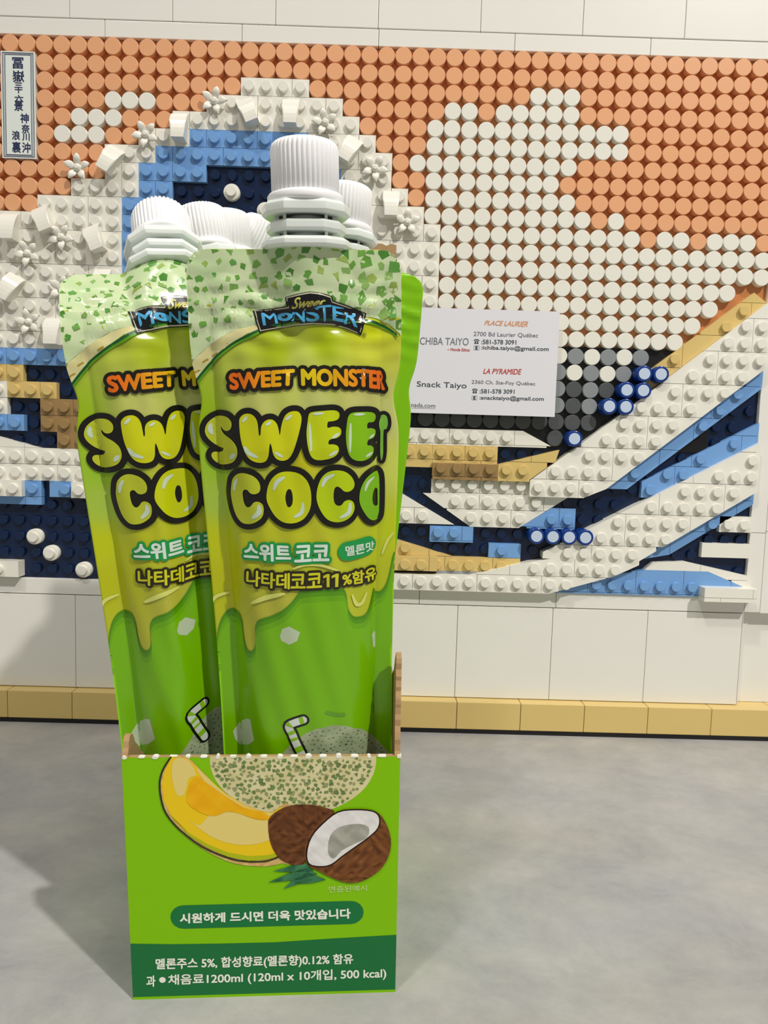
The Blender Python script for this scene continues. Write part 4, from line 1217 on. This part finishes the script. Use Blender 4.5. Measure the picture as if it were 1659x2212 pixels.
def spout_geo():
    g = Geo()
    g.lathe([(4.6, 184), (4.6, 197)], 32)
    g.lathe([(6.6, 192.6), (6.8, 194.5), (7.0, 195.8)], 40)
    collar(g, 192.6, 195.5, 10.2, 8.4, .7)
    collar(g, 189.0, 191.4, 9.2, 7.6, .6)
    collar(g, 185.6, 187.9, 10.4, 7.4, .7)
    for x in (-6.5, 6.5):
        g.box(x - .5, x + .5, -3, 3, 187, 193)
    for x in (-4.6, 4.6):
        g.box(x - .35, x + .35, -5.5, 5.5, 187, 193)
    return g
S_FRONT = Shape(seed=1, cx=3.0)
film0 = film_mesh(S_FRONT, 'film')
cap0 = cap_geo().build('screw_cap', M['cap'])
skirt0 = skirt_geo().build('cap_ring', M['cap'])
spout0 = spout_geo().build('spout', M['spout'])

def frame_matrix(u, off, z, au, ao, yaw):
    base = A0 + u * DX + off * NX + z * ZX
    zl = au * DX + ZX + ao * NX
    zl /= np.linalg.norm(zl)
    xd = DX + yaw * NX
    xl = xd - (xd @ zl) * zl
    xl /= np.linalg.norm(xl)
    yl = np.cross(zl, xl)
    m = Matrix.Identity(4)
    for i in range(3):
        m[i][0], m[i][1], m[i][2], m[i][3] = xl[i], yl[i], zl[i], base[i] * MM
    return m
GROUP = 'melon drink pouches in the carton'
def pouch(label, pose, film, first=False, bend=0.0, zb=172.0, neck=(0, 0), dx=0.0):
    root = empty('drink_pouch', label, 'drink pouch', GROUP)
    root.matrix_world = frame_matrix(*pose)
    film.parent = root
    film.matrix_parent_inverse = Matrix.Identity(4)
    mloc = Matrix.Translation((dx * MM, 0, 0))
    if bend:
        w = 5.0
        R_ = 2 * w / bend
        zc, yc = (zb - w) + R_ * math.sin(bend), R_ * (1 - math.cos(bend))
        mloc = Matrix.Translation((dx * MM, yc * MM, zc * MM)) @ Matrix.Rotation(-bend, 4, 'X') @ Matrix.Translation((0, 0, -(zb + w) * MM))
    if neck[0] or neck[1]:
        mloc = mloc @ Matrix.Translation((0, 0, .178)) @ Matrix.Rotation(-neck[1], 4, 'X') @ Matrix.Rotation(neck[0], 4, 'Y') @ Matrix.Translation((0, 0, -.178))
    sp = spout0 if first else spout0.copy()
    ring = skirt0 if first else skirt0.copy()
    cp = cap0 if first else cap0.copy()
    for o in (sp, cp):
        if not first:
            scene.collection.objects.link(o)
        o.parent = root
        o.matrix_local = mloc
    if not first:
        scene.collection.objects.link(ring)
    ring.parent = cp
    ring.matrix_local = Matrix.Identity(4)
    return root

pouch('green melon drink pouch at the front with its whole front print in view', (45.5, -16, 2, -0.0434, 0.0976, 0), film0, True, dx=3.0)
fl = film_mesh(Shape(squash=True, bend=0.74, zb=170.5, seed=5, back=.5), 'film')
pouch('green melon drink pouch leaning out on the left with bent-back neck, half covered', (20.0, -23, 1.6, -0.0724, 0.098, -0.25), fl, bend=0.74, zb=170.5, dx=.5)
thin = Shape(scale=.5, seed=9, back=.8)
fb = film_mesh(thin, 'film', False, True)
pouch('drink pouch with plain green side leaning right behind the front pouch', (40.5, -46, 9, 0.045, 0.01, 0), fb)
def film_copy(src):
    o = src.copy()
    scene.collection.objects.link(o)
    return o
pouch('drink pouch whose cap shows just right of the leftmost cap', (29, -42, 2, -0.091, 0.0, 0), film_copy(fb), neck=(-.1, .15))
pouch('drink pouch at the back with upright cap, third cap from the left', (28, -57, 4, -0.074, 0.0, 0), film_copy(fb))
pouch('drink pouch at the back with cap tipped right beside the front spout', (29, -67, 7.5, -0.09, 0.0, 0), film_copy(fb), neck=(.5, 0))
